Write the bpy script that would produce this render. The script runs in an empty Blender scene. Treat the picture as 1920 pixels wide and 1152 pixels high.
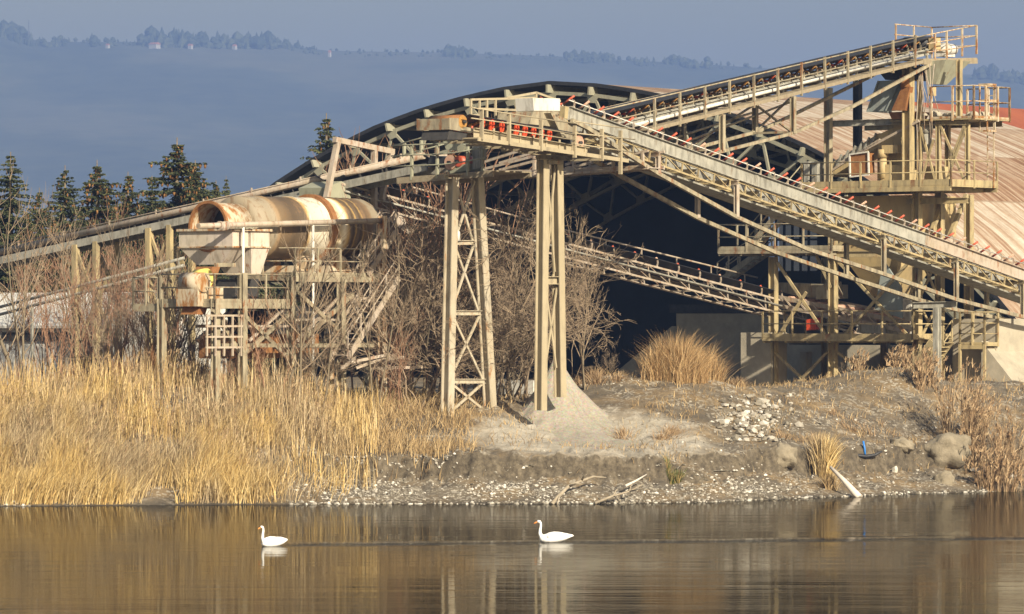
import bpy, bmesh, math, random
import numpy as np
from mathutils import Vector, Matrix

C = bpy.context.scene.collection
SC = bpy.context.scene
R = math.radians
random.seed(7)
RNG = np.random.default_rng(11)

# ------------------------------------------------------------------ camera, sky, sun, exposure
H = 7.4            # eye height above the pond
F = 9000.0         # focal length in pixels of the 1920 px wide photograph
cam = bpy.data.cameras.new('camera')
cam.lens = 36.0 * F / 1920.0
cam.sensor_width = 36.0
cam.shift_y = 24.0 / 1920.0
cam.clip_start = 1.0
cam.clip_end = 30000.0
camo = bpy.data.objects.new('camera', cam)
C.objects.link(camo)
camo.location = (0, 0, H)
camo.rotation_euler = (R(90), 0, 0)
SC.camera = camo

SUN_EL, SUN_AZ = R(27), R(28)      # azimuth: to the right of straight behind the camera
SUND = Vector((math.sin(SUN_AZ) * math.cos(SUN_EL), -math.cos(SUN_AZ) * math.cos(SUN_EL), math.sin(SUN_EL)))
w = bpy.data.worlds.new('World')
SC.world = w
w.use_nodes = True
nt = w.node_tree
sky = nt.nodes.new('ShaderNodeTexSky')
sky.sky_type = 'NISHITA'
sky.sun_disc = False
sky.sun_elevation = SUN_EL
sky.sun_rotation = math.atan2(SUND.x, SUND.y)
sky.air_density = 1.5
sky.dust_density = 3.0
sky.ozone_density = 1.0
bg = nt.nodes['Background']
bg.inputs['Strength'].default_value = 0.056
nt.links.new(sky.outputs[0], bg.inputs[0])
sl = bpy.data.lights.new('sun', 'SUN')
sl.energy = 5.0
sl.angle = R(0.5)
sl.color = (1.0, 0.89, 0.70)
so = bpy.data.objects.new('sun', sl)
C.objects.link(so)
so.rotation_euler = SUND.to_track_quat('Z', 'Y').to_euler()
so.location = (30, 60, 80)

SC.view_settings.view_transform = 'Standard'
SC.view_settings.look = 'None'
SC.view_settings.exposure = 0.8
SC.view_settings.gamma = 1.0
SC.cycles.max_bounces = 8
SC.cycles.diffuse_bounces = 3
SC.cycles.glossy_bounces = 3
SC.cycles.volume_bounces = 1
SC.cycles.use_denoising = True

# ------------------------------------------------------------------ pixel geometry
PSI = R(38)                                   # the whole works stands turned by this much
A = Vector((math.sin(PSI), math.cos(PSI), 0))   # along the shed, away and to the right
RR = Vector((math.cos(PSI), -math.sin(PSI), 0)) # across, nearer and to the right
Z = Vector((0, 0, 1))


def P(px, py, d):
    return Vector(((px - 960) / F * d, d, H - (py - 600) / F * d))


class VP:
    """an upright plane through the ground point (px0, d0) running along u; q() finds the point of it seen at a pixel"""
    def __init__(s, px0, d0, u, S=None):
        s.S = S if S is not None else P(px0, 600, d0)
        s.u = u
        n = Vector((-u.y, u.x, 0))
        s.n = n if n.y > 0 else -n            # away from the camera

    def q(s, px, py):
        r = Vector(((px - 960) / F, 1.0, -(py - 600) / F))
        d = (s.S.x * s.n.x + s.S.y * s.n.y) / (r.x * s.n.x + r.y * s.n.y)
        return Vector((r.x * d, d, H + r.z * d))

    def off(s, k):
        return VP(0, 0, s.u, s.S + s.n * k)


# ------------------------------------------------------------------ mesh helpers
class MB:
    def __init__(s):
        s.v = []
        s.f = []
        s.sm = []

    def add(s, vs, fs, smooth=False):
        o = len(s.v)
        s.v.extend([tuple(x) for x in vs])
        s.f.extend([tuple(i + o for i in f) for f in fs])
        s.sm.extend([smooth] * len(fs))
        return s

    def frame(s, c, ax, ay, az):
        vs = []
        for k in (-1, 1):
            for j in (-1, 1):
                for i in (-1, 1):
                    vs.append(c + ax * i + ay * j + az * k)
        return s.add(vs, [(0, 2, 3, 1), (4, 5, 7, 6), (0, 1, 5, 4), (2, 6, 7, 3), (0, 4, 6, 2), (1, 3, 7, 5)])

    def box(s, c, ux, sx, uy, sy, sz):
        return s.frame(Vector(c), ux * (sx / 2), uy * (sy / 2), Z * (sz / 2))

    def bar(s, p0, p1, wd, ht=None, up=Z):
        p0, p1 = Vector(p0), Vector(p1)
        ht = wd if ht is None else ht
        e = p1 - p0
        L = e.length
        if L < 1e-5:
            return s
        e.normalize()
        sd = e.cross(up)
        if sd.length < 1e-3:
            sd = e.cross(A)
        sd.normalize()
        vv = sd.cross(e)
        return s.frame((p0 + p1) / 2, e * (L / 2), sd * (wd / 2), vv * (ht / 2))

    def hsec(s, p0, p1, b, h, fd, t=0.03):
        """rolled H section, flanges facing along fd"""
        p0, p1, fd = Vector(p0), Vector(p1), Vector(fd)
        e = (p1 - p0).normalized()
        fd = (fd - e * fd.dot(e)).normalized()
        sd = e.cross(fd)
        m, hl = (p0 + p1) / 2, e * ((p1 - p0).length / 2)
        s.frame(m + fd * (h / 2 - t / 2), hl, sd * (b / 2), fd * (t / 2))
        s.frame(m - fd * (h / 2 - t / 2), hl, sd * (b / 2), fd * (t / 2))
        s.frame(m, hl, sd * (t / 2), fd * (h / 2 - t))
        return s

    def tube(s, pts, r, n=8, smooth=True, caps=True):
        pts = [Vector(p) for p in pts]
        rs = r if isinstance(r, (list, tuple)) else [r] * len(pts)
        vs, fs = [], []
        ref = None
        for i, p in enumerate(pts):
            t = (pts[min(i + 1, len(pts) - 1)] - pts[max(i - 1, 0)])
            if t.length < 1e-9:
                t = Vector((0, 0, 1))
            t.normalize()
            if ref is None:
                ref = Z.cross(t)
                if ref.length < 1e-2:
                    ref = Vector((1, 0, 0)).cross(t)
            ref = (ref - t * ref.dot(t))
            if ref.length < 1e-6:
                ref = Vector((1, 0.1, 0)).cross(t)
            ref.normalize()
            b = t.cross(ref)
            for k in range(n):
                a = 2 * math.pi * k / n
                vs.append(p + (ref * math.cos(a) + b * math.sin(a)) * rs[i])
        for i in range(len(pts) - 1):
            for k in range(n):
                k2 = (k + 1) % n
                fs.append((i * n + k, i * n + k2, (i + 1) * n + k2, (i + 1) * n + k))
        s.add(vs, fs, smooth)
        if caps:
            m = (len(pts) - 1) * n
            o = len(s.v) - len(vs)
            s.f.append(tuple(o + k for k in range(n))[::-1])
            s.f.append(tuple(o + m + k for k in range(n)))
            s.sm += [False, False]
        return s

    def slab(s, pts, vec):
        """a flat outline given thickness along vec"""
        n = len(pts)
        pts = [Vector(p) for p in pts]
        vec = Vector(vec)
        vs = pts + [p + vec for p in pts]
        fs = [tuple(range(n))[::-1], tuple(range(n, 2 * n))]
        fs += [(i, (i + 1) % n, n + (i + 1) % n, n + i) for i in range(n)]
        return s.add(vs, fs)

    def loft(s, rings, smooth=False, caps=True):
        n = len(rings[0])
        vs = [p for r in rings for p in r]
        fs = []
        for i in range(len(rings) - 1):
            for k in range(n):
                k2 = (k + 1) % n
                fs.append((i * n + k, i * n + k2, (i + 1) * n + k2, (i + 1) * n + k))
        s.add(vs, fs, smooth)
        if caps:
            o = len(s.v) - len(vs)
            m = (len(rings) - 1) * n
            s.f.append(tuple(o + k for k in range(n))[::-1])
            s.f.append(tuple(o + m + k for k in range(n)))
            s.sm += [False, False]
        return s

    def build(s, name, mt, parent=None, loc=None):
        me = bpy.data.meshes.new(name)
        vs = s.v
        if loc is not None:
            vs = [(a - loc[0], b - loc[1], c - loc[2]) for a, b, c in vs]
        me.from_pydata(vs, [], s.f)
        me.polygons.foreach_set('use_smooth', s.sm)
        me.materials.append(mt)
        bm = bmesh.new()
        bm.from_mesh(me)
        bmesh.ops.recalc_face_normals(bm, faces=bm.faces)
        bm.to_mesh(me)
        bm.free()
        return link(name, me, parent, loc)


def link(name, me, parent=None, loc=None):
    o = bpy.data.objects.new(name, me)
    C.objects.link(o)
    if parent is not None:
        o.parent = parent
        if loc is not None:
            o.location = Vector(loc) - wloc(parent)
        else:
            o.location = -wloc(parent)
    elif loc is not None:
        o.location = loc
    return o


def wloc(o):
    l = Vector(o.location)
    while o.parent:
        o = o.parent
        l += Vector(o.location)
    return l


def tag(o, label, cat, group=None):
    o['label'] = label
    o['category'] = cat
    if group:
        o['group'] = group
    return o


def thing(name, label, cat, loc, group=None):
    o = bpy.data.objects.new(name, None)
    o.empty_display_size = 0.3
    C.objects.link(o)
    o.location = loc
    return tag(o, label, cat, group)


def struct(o, kind='structure'):
    o['kind'] = kind
    return o


def np_mesh(name, verts, faces, mt, parent=None, smooth=False):
    """faces: (n,k) int array"""
    me = bpy.data.meshes.new(name)
    nv, (nf, k) = len(verts), faces.shape
    me.vertices.add(nv)
    me.vertices.foreach_set('co', np.ascontiguousarray(verts, dtype=np.float32).ravel())
    me.loops.add(nf * k)
    me.loops.foreach_set('vertex_index', np.ascontiguousarray(faces, dtype=np.int32).ravel())
    me.polygons.add(nf)
    me.polygons.foreach_set('loop_start', np.arange(0, nf * k, k, dtype=np.int32))
    me.polygons.foreach_set('loop_total', np.full(nf, k, dtype=np.int32))
    me.polygons.foreach_set('use_smooth', np.full(nf, smooth, dtype=bool))
    me.materials.append(mt)
    me.update(calc_edges=True)
    me.validate()
    return link(name, me, parent)


# ------------------------------------------------------------------ noise for shapes
def _hash(ix, iy, s):
    h = (ix.astype(np.int64) * 374761393 + iy.astype(np.int64) * 668265263 + s * 1442695041) & 0x7fffffff
    h = ((h ^ (h >> 13)) * 1274126177) & 0x7fffffff
    return ((h ^ (h >> 16)) & 0xffff) / 65535.0


def vnoise(x, y, s=0):
    ix, iy = np.floor(x), np.floor(y)
    fx, fy = x - ix, y - iy
    fx, fy = fx * fx * (3 - 2 * fx), fy * fy * (3 - 2 * fy)
    a, b = _hash(ix, iy, s), _hash(ix + 1, iy, s)
    c, d = _hash(ix, iy + 1, s), _hash(ix + 1, iy + 1, s)
    return (a * (1 - fx) + b * fx) * (1 - fy) + (c * (1 - fx) + d * fx) * fy


def fbm(x, y, oct=4, s=0):
    t, amp, k = 0, 0.5, 1.0
    for i in range(oct):
        t = t + amp * (vnoise(x * k + i * 17.3, y * k - i * 9.1, s + i) - 0.5)
        amp *= 0.5
        k *= 2.03
    return t


# ------------------------------------------------------------------ materials
def nodes(name):
    m = bpy.data.materials.new(name)
    m.use_nodes = True
    n = m.node_tree
    b = n.nodes['Principled BSDF']
    return m, n, b


def pos(n, scale=(1, 1, 1)):
    g = n.nodes.new('ShaderNodeNewGeometry')
    mp = n.nodes.new('ShaderNodeMapping')
    mp.inputs['Scale'].default_value = scale
    n.links.new(g.outputs['Position'], mp.inputs[0])
    return mp.outputs[0]


def noise(n, vec, scale, detail=6, rough=0.6):
    t = n.nodes.new('ShaderNodeTexNoise')
    t.inputs['Scale'].default_value = scale
    t.inputs['Detail'].default_value = detail
    t.inputs['Roughness'].default_value = rough
    n.links.new(vec, t.inputs['Vector'])
    return t.outputs[0]


def ramp(n, fac, stops, interp='LINEAR'):
    r = n.nodes.new('ShaderNodeValToRGB')
    r.color_ramp.interpolation = interp
    el = r.color_ramp.elements
    while len(el) < len(stops):
        el.new(0.5)
    for e, (p, c) in zip(el, stops):
        e.position = p
        e.color = (*c, 1) if len(c) == 3 else c
    n.links.new(fac, r.inputs[0])
    return r.outputs[0]


def mix(n, fac, a, b, mode='MIX'):
    m = n.nodes.new('ShaderNodeMix')
    m.data_type = 'RGBA'
    m.blend_type = mode
    if hasattr(fac, 'links'):
        n.links.new(fac, m.inputs[0])
    else:
        m.inputs[0].default_value = fac
    for i, c in ((6, a), (7, b)):
        if hasattr(c, 'links'):
            n.links.new(c, m.inputs[i])
        else:
            m.inputs[i].default_value = (*c, 1)
    return m.outputs[2]


def bump(n, b, h, strength=0.3, dist=0.05):
    u = n.nodes.new('ShaderNodeBump')
    u.inputs['Strength'].default_value = strength
    u.inputs['Distance'].default_value = dist
    n.links.new(h, u.inputs['Height'])
    n.links.new(u.outputs[0], b.inputs['Normal'])


def paint(name, c1, c2, rust=(0.2, 0.085, 0.03), lo=0.56, hi=0.68, scale=1.2, sz=0.3, rough=0.65, dirt=(0.16, 0.13, 0.09), dlo=0.5):
    """old paint over steel: two tones, grey dirt running down, rust where it has broken through"""
    k = 0.92 if 'white' in name or 'ochre' in name else 0.78
    c1, c2 = tuple(q * k for q in c1), tuple(q * k for q in c2)
    m, n, b = nodes(name)
    v = pos(n)
    c = mix(n, ramp(n, noise(n, v, 0.55 * scale, 4), [(0.35, (0, 0, 0)), (0.65, (1, 1, 1))]), c1, c2)
    vs = pos(n, (1, 1, sz))
    c = mix(n, ramp(n, noise(n, vs, 2.6 * scale, 8, 0.65), [(dlo, (0, 0, 0)), (dlo + 0.25, (0.75,) * 3)]), c, dirt)
    vr = pos(n, (1.3, 1.3, sz * 1.4))
    c = mix(n, ramp(n, noise(n, vr, 1.9 * scale, 10, 0.7), [(lo, (0, 0, 0)), (hi, (1, 1, 1))]), c, rust)
    n.links.new(c, b.inputs['Base Color'])
    b.inputs['Roughness'].default_value = rough
    bump(n, b, noise(n, v, 9, 4), 0.15, 0.02)
    return m


def plain(name, c1, c2, scale=3.0, rough=0.8, bs=0.3, bd=0.03, bscale=None):
    m, n, b = nodes(name)
    v = pos(n)
    c = ramp(n, noise(n, v, scale, 8, 0.65), [(0.3, c1), (0.7, c2)])
    n.links.new(c, b.inputs['Base Color'])
    b.inputs['Roughness'].default_value = rough
    if bs:
        bump(n, b, noise(n, v, bscale or scale * 4, 5), bs, bd)
    return m


def islands(name, stops, rough=0.8, field=None):
    """each blade, leaf or stone gets its own tone"""
    m, n, b = nodes(name)
    g = n.nodes.new('ShaderNodeNewGeometry')
    c = ramp(n, g.outputs['Random Per Island'], stops)
    if field:
        c = mix(n, ramp(n, noise(n, pos(n, (1, 1, .3)), field[0], 5), [(.42, (0, 0, 0)), (.6, (1, 1, 1))]), c, ramp(n, g.outputs['Random Per Island'], field[1]))
    n.links.new(c, b.inputs['Base Color'])
    b.inputs['Roughness'].default_value = rough
    b.inputs['Specular IOR Level'].default_value = 0.25
    return m


M = {}
M['beige'] = paint('beige_paint', (0.45, 0.39, 0.265), (0.37, 0.32, 0.215), lo=0.55, hi=0.64, dlo=.42, dirt=(.10, .08, .055))
M['beige_clean'] = paint('beige_clean_paint', (0.48, 0.405, 0.265), (0.42, 0.35, 0.225), lo=0.66, hi=0.76, dlo=0.52)
M['ochre'] = paint('ochre_paint', (0.45, 0.355, 0.185), (0.37, 0.30, 0.165), lo=0.57, hi=0.69, dlo=.45, dirt=(.12, .095, .06))
M['pale'] = paint('pale_rusty_paint', (0.52, 0.44, 0.36), (0.44, 0.36, 0.26), rust=(0.22, 0.10, 0.045), lo=0.54, hi=0.66, scale=1.6)
M['pale_hopper'] = paint('pinkish_white_paint', (0.60, 0.52, 0.45), (0.52, 0.45, 0.34), rust=(0.26, 0.11, 0.05), lo=0.58, hi=0.66, scale=1.3)
M['rusty'] = paint('rusty_white_paint', (0.55, 0.48, 0.36), (0.45, 0.35, 0.22), rust=(0.26, 0.115, 0.03), lo=0.47, hi=0.58, scale=1.5)
M['grey'] = paint('grey_galvanised', (0.46, 0.44, 0.37), (0.34, 0.33, 0.28), rust=(0.14, 0.10, 0.06), lo=0.56, hi=0.70, scale=1.6, dirt=(0.09, 0.08, 0.06), dlo=0.46)
M['green'] = paint('greenish_paint', (0.40, 0.40, 0.29), (0.34, 0.33, 0.23), lo=0.62, hi=0.74)
M['steelgreen'] = paint('truss_paint', (0.38, 0.365, 0.27), (0.31, 0.30, 0.22), lo=0.66, hi=0.8)
M['cream'] = paint('cream_paint', (0.53, 0.47, 0.36), (0.47, 0.40, 0.28), rust=(0.27, 0.135, 0.05), lo=0.57, hi=0.66, scale=1.3)
M['white'] = paint('white_paint', (0.68, 0.66, 0.60), (0.58, 0.56, 0.50), rust=(0.3, 0.22, 0.13), lo=0.62, hi=0.75)
M['rust'] = plain('rust', (0.17, 0.065, 0.02), (0.30, 0.14, 0.045), 4)
M['wood'] = plain('weathered_plank', (0.20, 0.16, 0.10), (0.30, 0.25, 0.17), 5)
M['dark'] = plain('dark_steel', (0.02, 0.02, 0.02), (0.05, 0.045, 0.04), 4)
M['belt'] = plain('black_rubber', (0.012, 0.013, 0.016), (0.03, 0.03, 0.033), 3, 0.55)
M['roller'] = plain('orange_roller', (0.50, 0.075, 0.03), (0.32, 0.08, 0.04), 6, 0.5, 0)
M['roller_rust'] = plain('rusty_roller', (0.26, 0.12, 0.03), (0.42, 0.22, 0.05), 6, 0.7)
M['roller_red'] = plain('red_roller_frame', (0.60, 0.075, 0.02), (0.50, 0.055, 0.018), 5, 0.5, 0)
M['roller_old'] = plain('faded_roller', (0.42, 0.20, 0.13), (0.50, 0.36, 0.26), 6, 0.7)
M['concrete'] = plain('concrete', (0.28, 0.25, 0.19), (0.42, 0.37, 0.28), 1.2, 0.9, 0.3, 0.03)
M['bluegrey'] = paint('blue_grey_sheet', (0.27, 0.32, 0.31), (0.33, 0.36, 0.33), lo=0.7, hi=0.85, scale=0.7)
M['machine'] = paint('machine_ochre', (0.50, 0.385, 0.19), (0.44, 0.33, 0.17), lo=0.60, hi=0.75, scale=0.8)
M['yellow'] = plain('yellow_cover', (0.62, 0.52, 0.10), (0.50, 0.42, 0.14), 4)
M['bark'] = plain('bark', (0.11, 0.085, 0.055), (0.20, 0.16, 0.10), 6)
M['twig'] = plain('twigs', (0.20, 0.145, 0.095), (0.33, 0.25, 0.165), 2.0, 0.8, 0)
M['twig_red'] = plain('reddish_twigs', (0.20, 0.10, 0.06), (0.32, 0.19, 0.11), 2.0, 0.8, 0)
M['bluetube'] = plain('blue_plastic', (0.02, 0.16, 0.5), (0.03, 0.2, 0.6), 4, 0.5, 0)

# ================================================================== ground, water, hills
def interp(x, xs, ys):
    return np.interp(x, xs, ys)


def sstep(a, b, x):
    t = np.clip((x - a) / (b - a), 0, 1)
    return t * t * (3 - 2 * t)


def shore(x):
    return interp(x, [-300, -60, -30, -20, -8, 3, 8, 12, 17, 22, 40, 300],
                  [185, 187, 189, 190.6, 192.6, 193, 195, 199, 204, 208, 220, 260]) + 0.5 * fbm(x * 0.35, x * 0 + 3.1, 3, 5)


def ground_h(x, d):
    x, d = np.asarray(x, float), np.asarray(d, float)
    t = d - shore(x)
    cutl = 3.5 + 1.3 * fbm(x * 0.5, x * 0 + 1.7, 4, 9) + .7 * fbm(x * 2.4, x * 0 + 4.7, 3, 19)
    tm = t + (3.2 - cutl) * sstep(1.5, 3, t) * (1 - sstep(5, 9, t))
    mid = interp(tm, [-60, -10, -3, 0, 2.6, 3.05, 3.3, 6, 8, 10, 13, 16, 60], [-2.4, -1.8, -.7, 0, .75, .95, 1.85, 2.3, 2.7, 3.25, 3.75, 4, 4])
    left = interp(t, [-60, -10, -3, 0, 1, 3, 5, 7, 9, 14, 20, 60], [-2.4, -1.8, -.7, 0, .3, 1.3, 2.5, 3.6, 4.1, 4.2, 4.0, 4.0])
    cr = 5 + 1.5 * fbm(x * 0.45, x * 0 + 8.7, 4, 15) + .8 * fbm(x * 2.1, x * 0 + 2.7, 3, 29)
    tr = t + (5 - cr) * sstep(3, 5, t) * (1 - sstep(7, 12, t))
    right = interp(tr, [-60, -10, -3, 0, 3, 4.8, 5.2, 8, 12, 16, 19, 24, 30, 60], [-2.4, -1.8, -.7, 0, .6, .9, 1.95, 2.3, 3.3, 4.1, 4.35, 4.1, 4, 4])
    wl = 1 - sstep(-10, -6.5, x)
    wr = sstep(5.5, 9.5, x)
    h = left * wl + right * wr + mid * (1 - wl - wr)
    h = h + 0.95 * np.exp(-((x - 17.6) / 3.2) ** 2 - ((d - 221) / 4.0) ** 2)
    h = h + 0.35 * np.exp(-((x - 8.0) / 2.6) ** 2 - ((d - 212) / 3.5) ** 2)
    h = h + 0.5 * np.exp(-((x + 14) / 5) ** 2 - ((d - 201) / 3) ** 2)
    h = h - 0.5 * np.exp(-((x + 2.5) / 2.2) ** 2 - ((d - 199.5) / 1.6) ** 2) * 0.5
    h = h - 1.0 * np.exp(-((x - 3.4) / 3.2) ** 2 - ((d - 203) / 3.2) ** 2)
    h = h + 0.9 * np.exp(-((x - 5.0) / 2.6) ** 2 - ((d - 213) / 2.8) ** 2)
    near = sstep(-0.5, 1.5, t) * (1 - sstep(40, 70, t))
    rough = (0.34 + .3 * wr) * fbm(x * 0.55, d * 0.55, 5, 21) + 0.16 * fbm(x * 2.3, d * 2.3, 4, 31)
    h = h + near * rough
    cutm = sstep(1.6, 2.6, t) * (1 - sstep(4.6, 6.4, t)) * (1 - wl)
    h = h + cutm * (0.42 * fbm(x * 3.1, d * 1.3, 3, 51) + .22 * np.abs(fbm(x * 5.2, d * 2.2, 2, 57)) - .05)
    far = sstep(-400, -150, -d)                                   # the near bank, on which the photographer stands
    back = 1 - sstep(20, 60, d)
    h = h * (1 - back) + back * (interp(d, [-100, 8, 20, 60], [5.6, 5.6, 3, -2.0]))
    return h


def gz(x, d):
    return float(ground_h(np.array([x]), np.array([d]))[0])


m, n, b = nodes('bank_soil')
v = pos(n)
soil = ramp(n, noise(n, v, 0.8, 10, 0.7), [(0.25, (0.058, 0.046, 0.031)), (0.5, (0.115, 0.093, 0.063)), (0.72, (0.19, 0.158, 0.11))])
straw = ramp(n, noise(n, pos(n, (1, 1, 1)), 6, 8, 0.7), [(0.3, (0.15, 0.10, 0.05)), (0.7, (0.28, 0.20, 0.10))])
soil = mix(n, ramp(n, noise(n, v, 0.45, 6), [(0.46, (0, 0, 0)), (0.62, (0.8,) * 3)]), soil, straw)
vo = n.nodes.new('ShaderNodeTexVoronoi')
vo.inputs['Scale'].default_value = 9
n.links.new(v, vo.inputs['Vector'])
sep = n.nodes.new('ShaderNodeSeparateColor')
n.links.new(vo.outputs['Color'], sep.inputs[0])
peb = ramp(n, sep.outputs[0], [(0.66, (0, 0, 0)), (0.70, (1, 1, 1))])
pm = n.nodes.new('ShaderNodeMath')
pm.operation = 'MULTIPLY'
n.links.new(peb, pm.inputs[0])
n.links.new(ramp(n, noise(n, v, 0.7, 5), [(0.42, (0, 0, 0)), (0.6, (0.9,) * 3)]), pm.inputs[1])
soil = mix(n, pm.outputs[0], soil, (0.33, 0.295, 0.235))
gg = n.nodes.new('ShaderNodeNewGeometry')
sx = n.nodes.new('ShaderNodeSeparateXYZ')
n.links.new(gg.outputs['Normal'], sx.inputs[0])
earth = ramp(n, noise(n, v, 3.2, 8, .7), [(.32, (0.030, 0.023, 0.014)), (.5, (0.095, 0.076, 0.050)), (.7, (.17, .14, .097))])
dv_ = n.nodes.new('ShaderNodeVectorMath')
dv_.operation = 'DISTANCE'
dv_.inputs[1].default_value = (3.6, 201.2, 2.7)
n.links.new(gg.outputs['Position'], dv_.inputs[0])
ga = n.nodes.new('ShaderNodeMath')
ga.operation = 'MULTIPLY_ADD'
n.links.new(noise(n, v, .7, 7, .7), ga.inputs[0])
ga.inputs[1].default_value = -4.0
n.links.new(dv_.outputs['Value'], ga.inputs[2])
spill = ramp(n, noise(n, v, 2.2, 9, .7), [(.3, (0.27, 0.24, 0.185)), (.7, (0.44, 0.40, 0.33))])
mrg = n.nodes.new('ShaderNodeMapRange')
mrg.inputs[1].default_value = 2.4
mrg.inputs[2].default_value = 3.9
mrg.inputs[3].default_value = 1.0
mrg.inputs[4].default_value = 0.0
n.links.new(ga.outputs[0], mrg.inputs[0])
ze_ = n.nodes.new('ShaderNodeSeparateXYZ')
n.links.new(gg.outputs['Position'], ze_.inputs[0])
zr_ = n.nodes.new('ShaderNodeMapRange')
zr_.inputs[1].default_value = 1.5
zr_.inputs[2].default_value = 2.1
n.links.new(ze_.outputs[2], zr_.inputs[0])
zm_ = n.nodes.new('ShaderNodeMath')
zm_.operation = 'MULTIPLY'
n.links.new(mrg.outputs[0], zm_.inputs[0])
n.links.new(zr_.outputs[0], zm_.inputs[1])
soil = mix(n, zm_.outputs[0], soil, spill)
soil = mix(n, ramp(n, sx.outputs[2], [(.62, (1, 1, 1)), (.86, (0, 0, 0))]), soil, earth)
sz_ = n.nodes.new('ShaderNodeSeparateXYZ')
n.links.new(gg.outputs['Position'], sz_.inputs[0])
soil = mix(n, ramp(n, sz_.outputs[2], [(0.0, (.75,) * 3), (0.16, (0, 0, 0))]), soil, (0.035, 0.028, 0.018))
n.links.new(soil, b.inputs['Base Color'])
b.inputs['Roughness'].default_value = 0.95
bump(n, b, noise(n, v, 7, 8, 0.7), 0.7, 0.12)
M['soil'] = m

gx = np.unique(np.concatenate([np.linspace(-2800, -60, 24), np.linspace(-60, -30, 40), np.arange(-30, 32, 0.13), np.linspace(32, 60, 40), np.linspace(60, 2800, 24)]))
gd = np.unique(np.concatenate([np.linspace(-100, 60, 12), np.linspace(60, 186, 20), np.arange(186, 232, 0.13), np.linspace(232, 290, 60), np.linspace(290, 7150, 30)]))
X, D = np.meshgrid(gx, gd)
Hh = ground_h(X, D)
gv = np.stack([X, D, Hh], -1).reshape(-1, 3)
nx, nd = len(gx), len(gd)
ii = (np.arange(nd - 1)[:, None] * nx + np.arange(nx - 1)[None, :]).ravel()
gf = np.stack([ii, ii + 1, ii + nx + 1, ii + nx], -1)
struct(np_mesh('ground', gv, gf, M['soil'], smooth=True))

# pond
m, n, b = nodes('pond_water')
n.nodes.remove(b)
g = n.nodes.new('ShaderNodeNewGeometry')


def wmap(sx, sy):
    mp = n.nodes.new('ShaderNodeMapping')
    mp.inputs['Scale'].default_value = (sx, sy, 1)
    n.links.new(g.outputs['Position'], mp.inputs[0])
    return mp.outputs[0]


def wm(op, a, b_=None, c_=None):
    k = n.nodes.new('ShaderNodeMath')
    k.operation = op
    for i, q in enumerate((a, b_, c_)):
        if q is None:
            continue
        if hasattr(q, 'links'):
            n.links.new(q, k.inputs[i])
        else:
            k.inputs[i].default_value = q
    return k.outputs[0]


# slow swell, short ripples that come and go in patches, and the swans' wake as a low ridge of water
swell = noise(n, wmap(0.10, 0.55), 1.0, 2, 0.5)
ripple = noise(n, wmap(0.35, 1.7), 1.0, 4, 0.6)
patchy = ramp(n, noise(n, wmap(0.018, 0.10), 1.0, 3, 0.5), [(.42, (.12,) * 3), (.62, (1, 1, 1))])
hh_ = wm('MULTIPLY_ADD', wm('MULTIPLY', ripple, patchy), 0.011, wm('MULTIPLY', swell, 0.012))
sp = n.nodes.new('ShaderNodeSeparateXYZ')
n.links.new(g.outputs['Position'], sp.inputs[0])
dev = wm('SUBTRACT', sp.outputs[1], wm('MULTIPLY_ADD', sp.outputs[0], 0.20, 159.2))
dev = wm('ADD', dev, wm('MULTIPLY_ADD', noise(n, wmap(0.25, 0), 1.0, 3, .6), 1.6, -.8))
gau = wm('EXPONENT', wm('MULTIPLY', wm('MULTIPLY', dev, dev), -1.1))
gate = ramp(n, wm('MULTIPLY_ADD', sp.outputs[0], 0.02, 0.5), [(.345, (0, 0, 0)), (.36, (1, 1, 1))])
wk = wm('MULTIPLY', wm('MULTIPLY', gau, gate), wm('MULTIPLY_ADD', noise(n, wmap(.5, 2), 1.0, 3, .6), .22, -.05))
hh_ = wm('ADD', hh_, wk)
bu = n.nodes.new('ShaderNodeBump')
bu.inputs['Strength'].default_value = 1.0
bu.inputs['Distance'].default_value = 1.0
n.links.new(hh_, bu.inputs['Height'])
fr = n.nodes.new('ShaderNodeFresnel')
fr.inputs['IOR'].default_value = 1.33
n.links.new(bu.outputs[0], fr.inputs['Normal'])
df = n.nodes.new('ShaderNodeBsdfDiffuse')
df.inputs['Color'].default_value = (0.020, 0.017, 0.009, 1)
gl = n.nodes.new('ShaderNodeBsdfGlossy')
gl.inputs['Roughness'].default_value = 0.03
gl.inputs['Color'].default_value = (0.74, 0.73, 0.70, 1)
n.links.new(bu.outputs[0], gl.inputs['Normal'])
mx = n.nodes.new('ShaderNodeMixShader')
n.links.new(wm('MULTIPLY', fr.outputs[0], 0.73), mx.inputs[0])
n.links.new(df.outputs[0], mx.inputs[1])
n.links.new(gl.outputs[0], mx.inputs[2])
n.links.new(mx.outputs[0], n.nodes['Material Output'].inputs['Surface'])
M['water'] = m
wx = np.array([-900, -60, 60, 900.0])
wd = np.array([18, 100, 180, 240.0])
X, D = np.meshgrid(wx, wd)
wv = np.stack([X, D, X * 0], -1).reshape(-1, 3)
ii = (np.arange(3)[:, None] * 4 + np.arange(3)[None, :]).ravel()
struct(np_mesh('pond_water', wv, np.stack([ii, ii + 1, ii + 5, ii + 4], -1), M['water']))

# hills
HX = [-400, 0, 60, 130, 250, 500, 620, 840, 960, 1060, 1200, 1260, 1440, 1840, 1920, 2400]
HY = [30, 48, 76, 76, 76, 79, 93, 96, 100, 104, 112, 114, 126, 138, 152, 190]


HD = 6000.0        # the ridge is this far away


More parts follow.
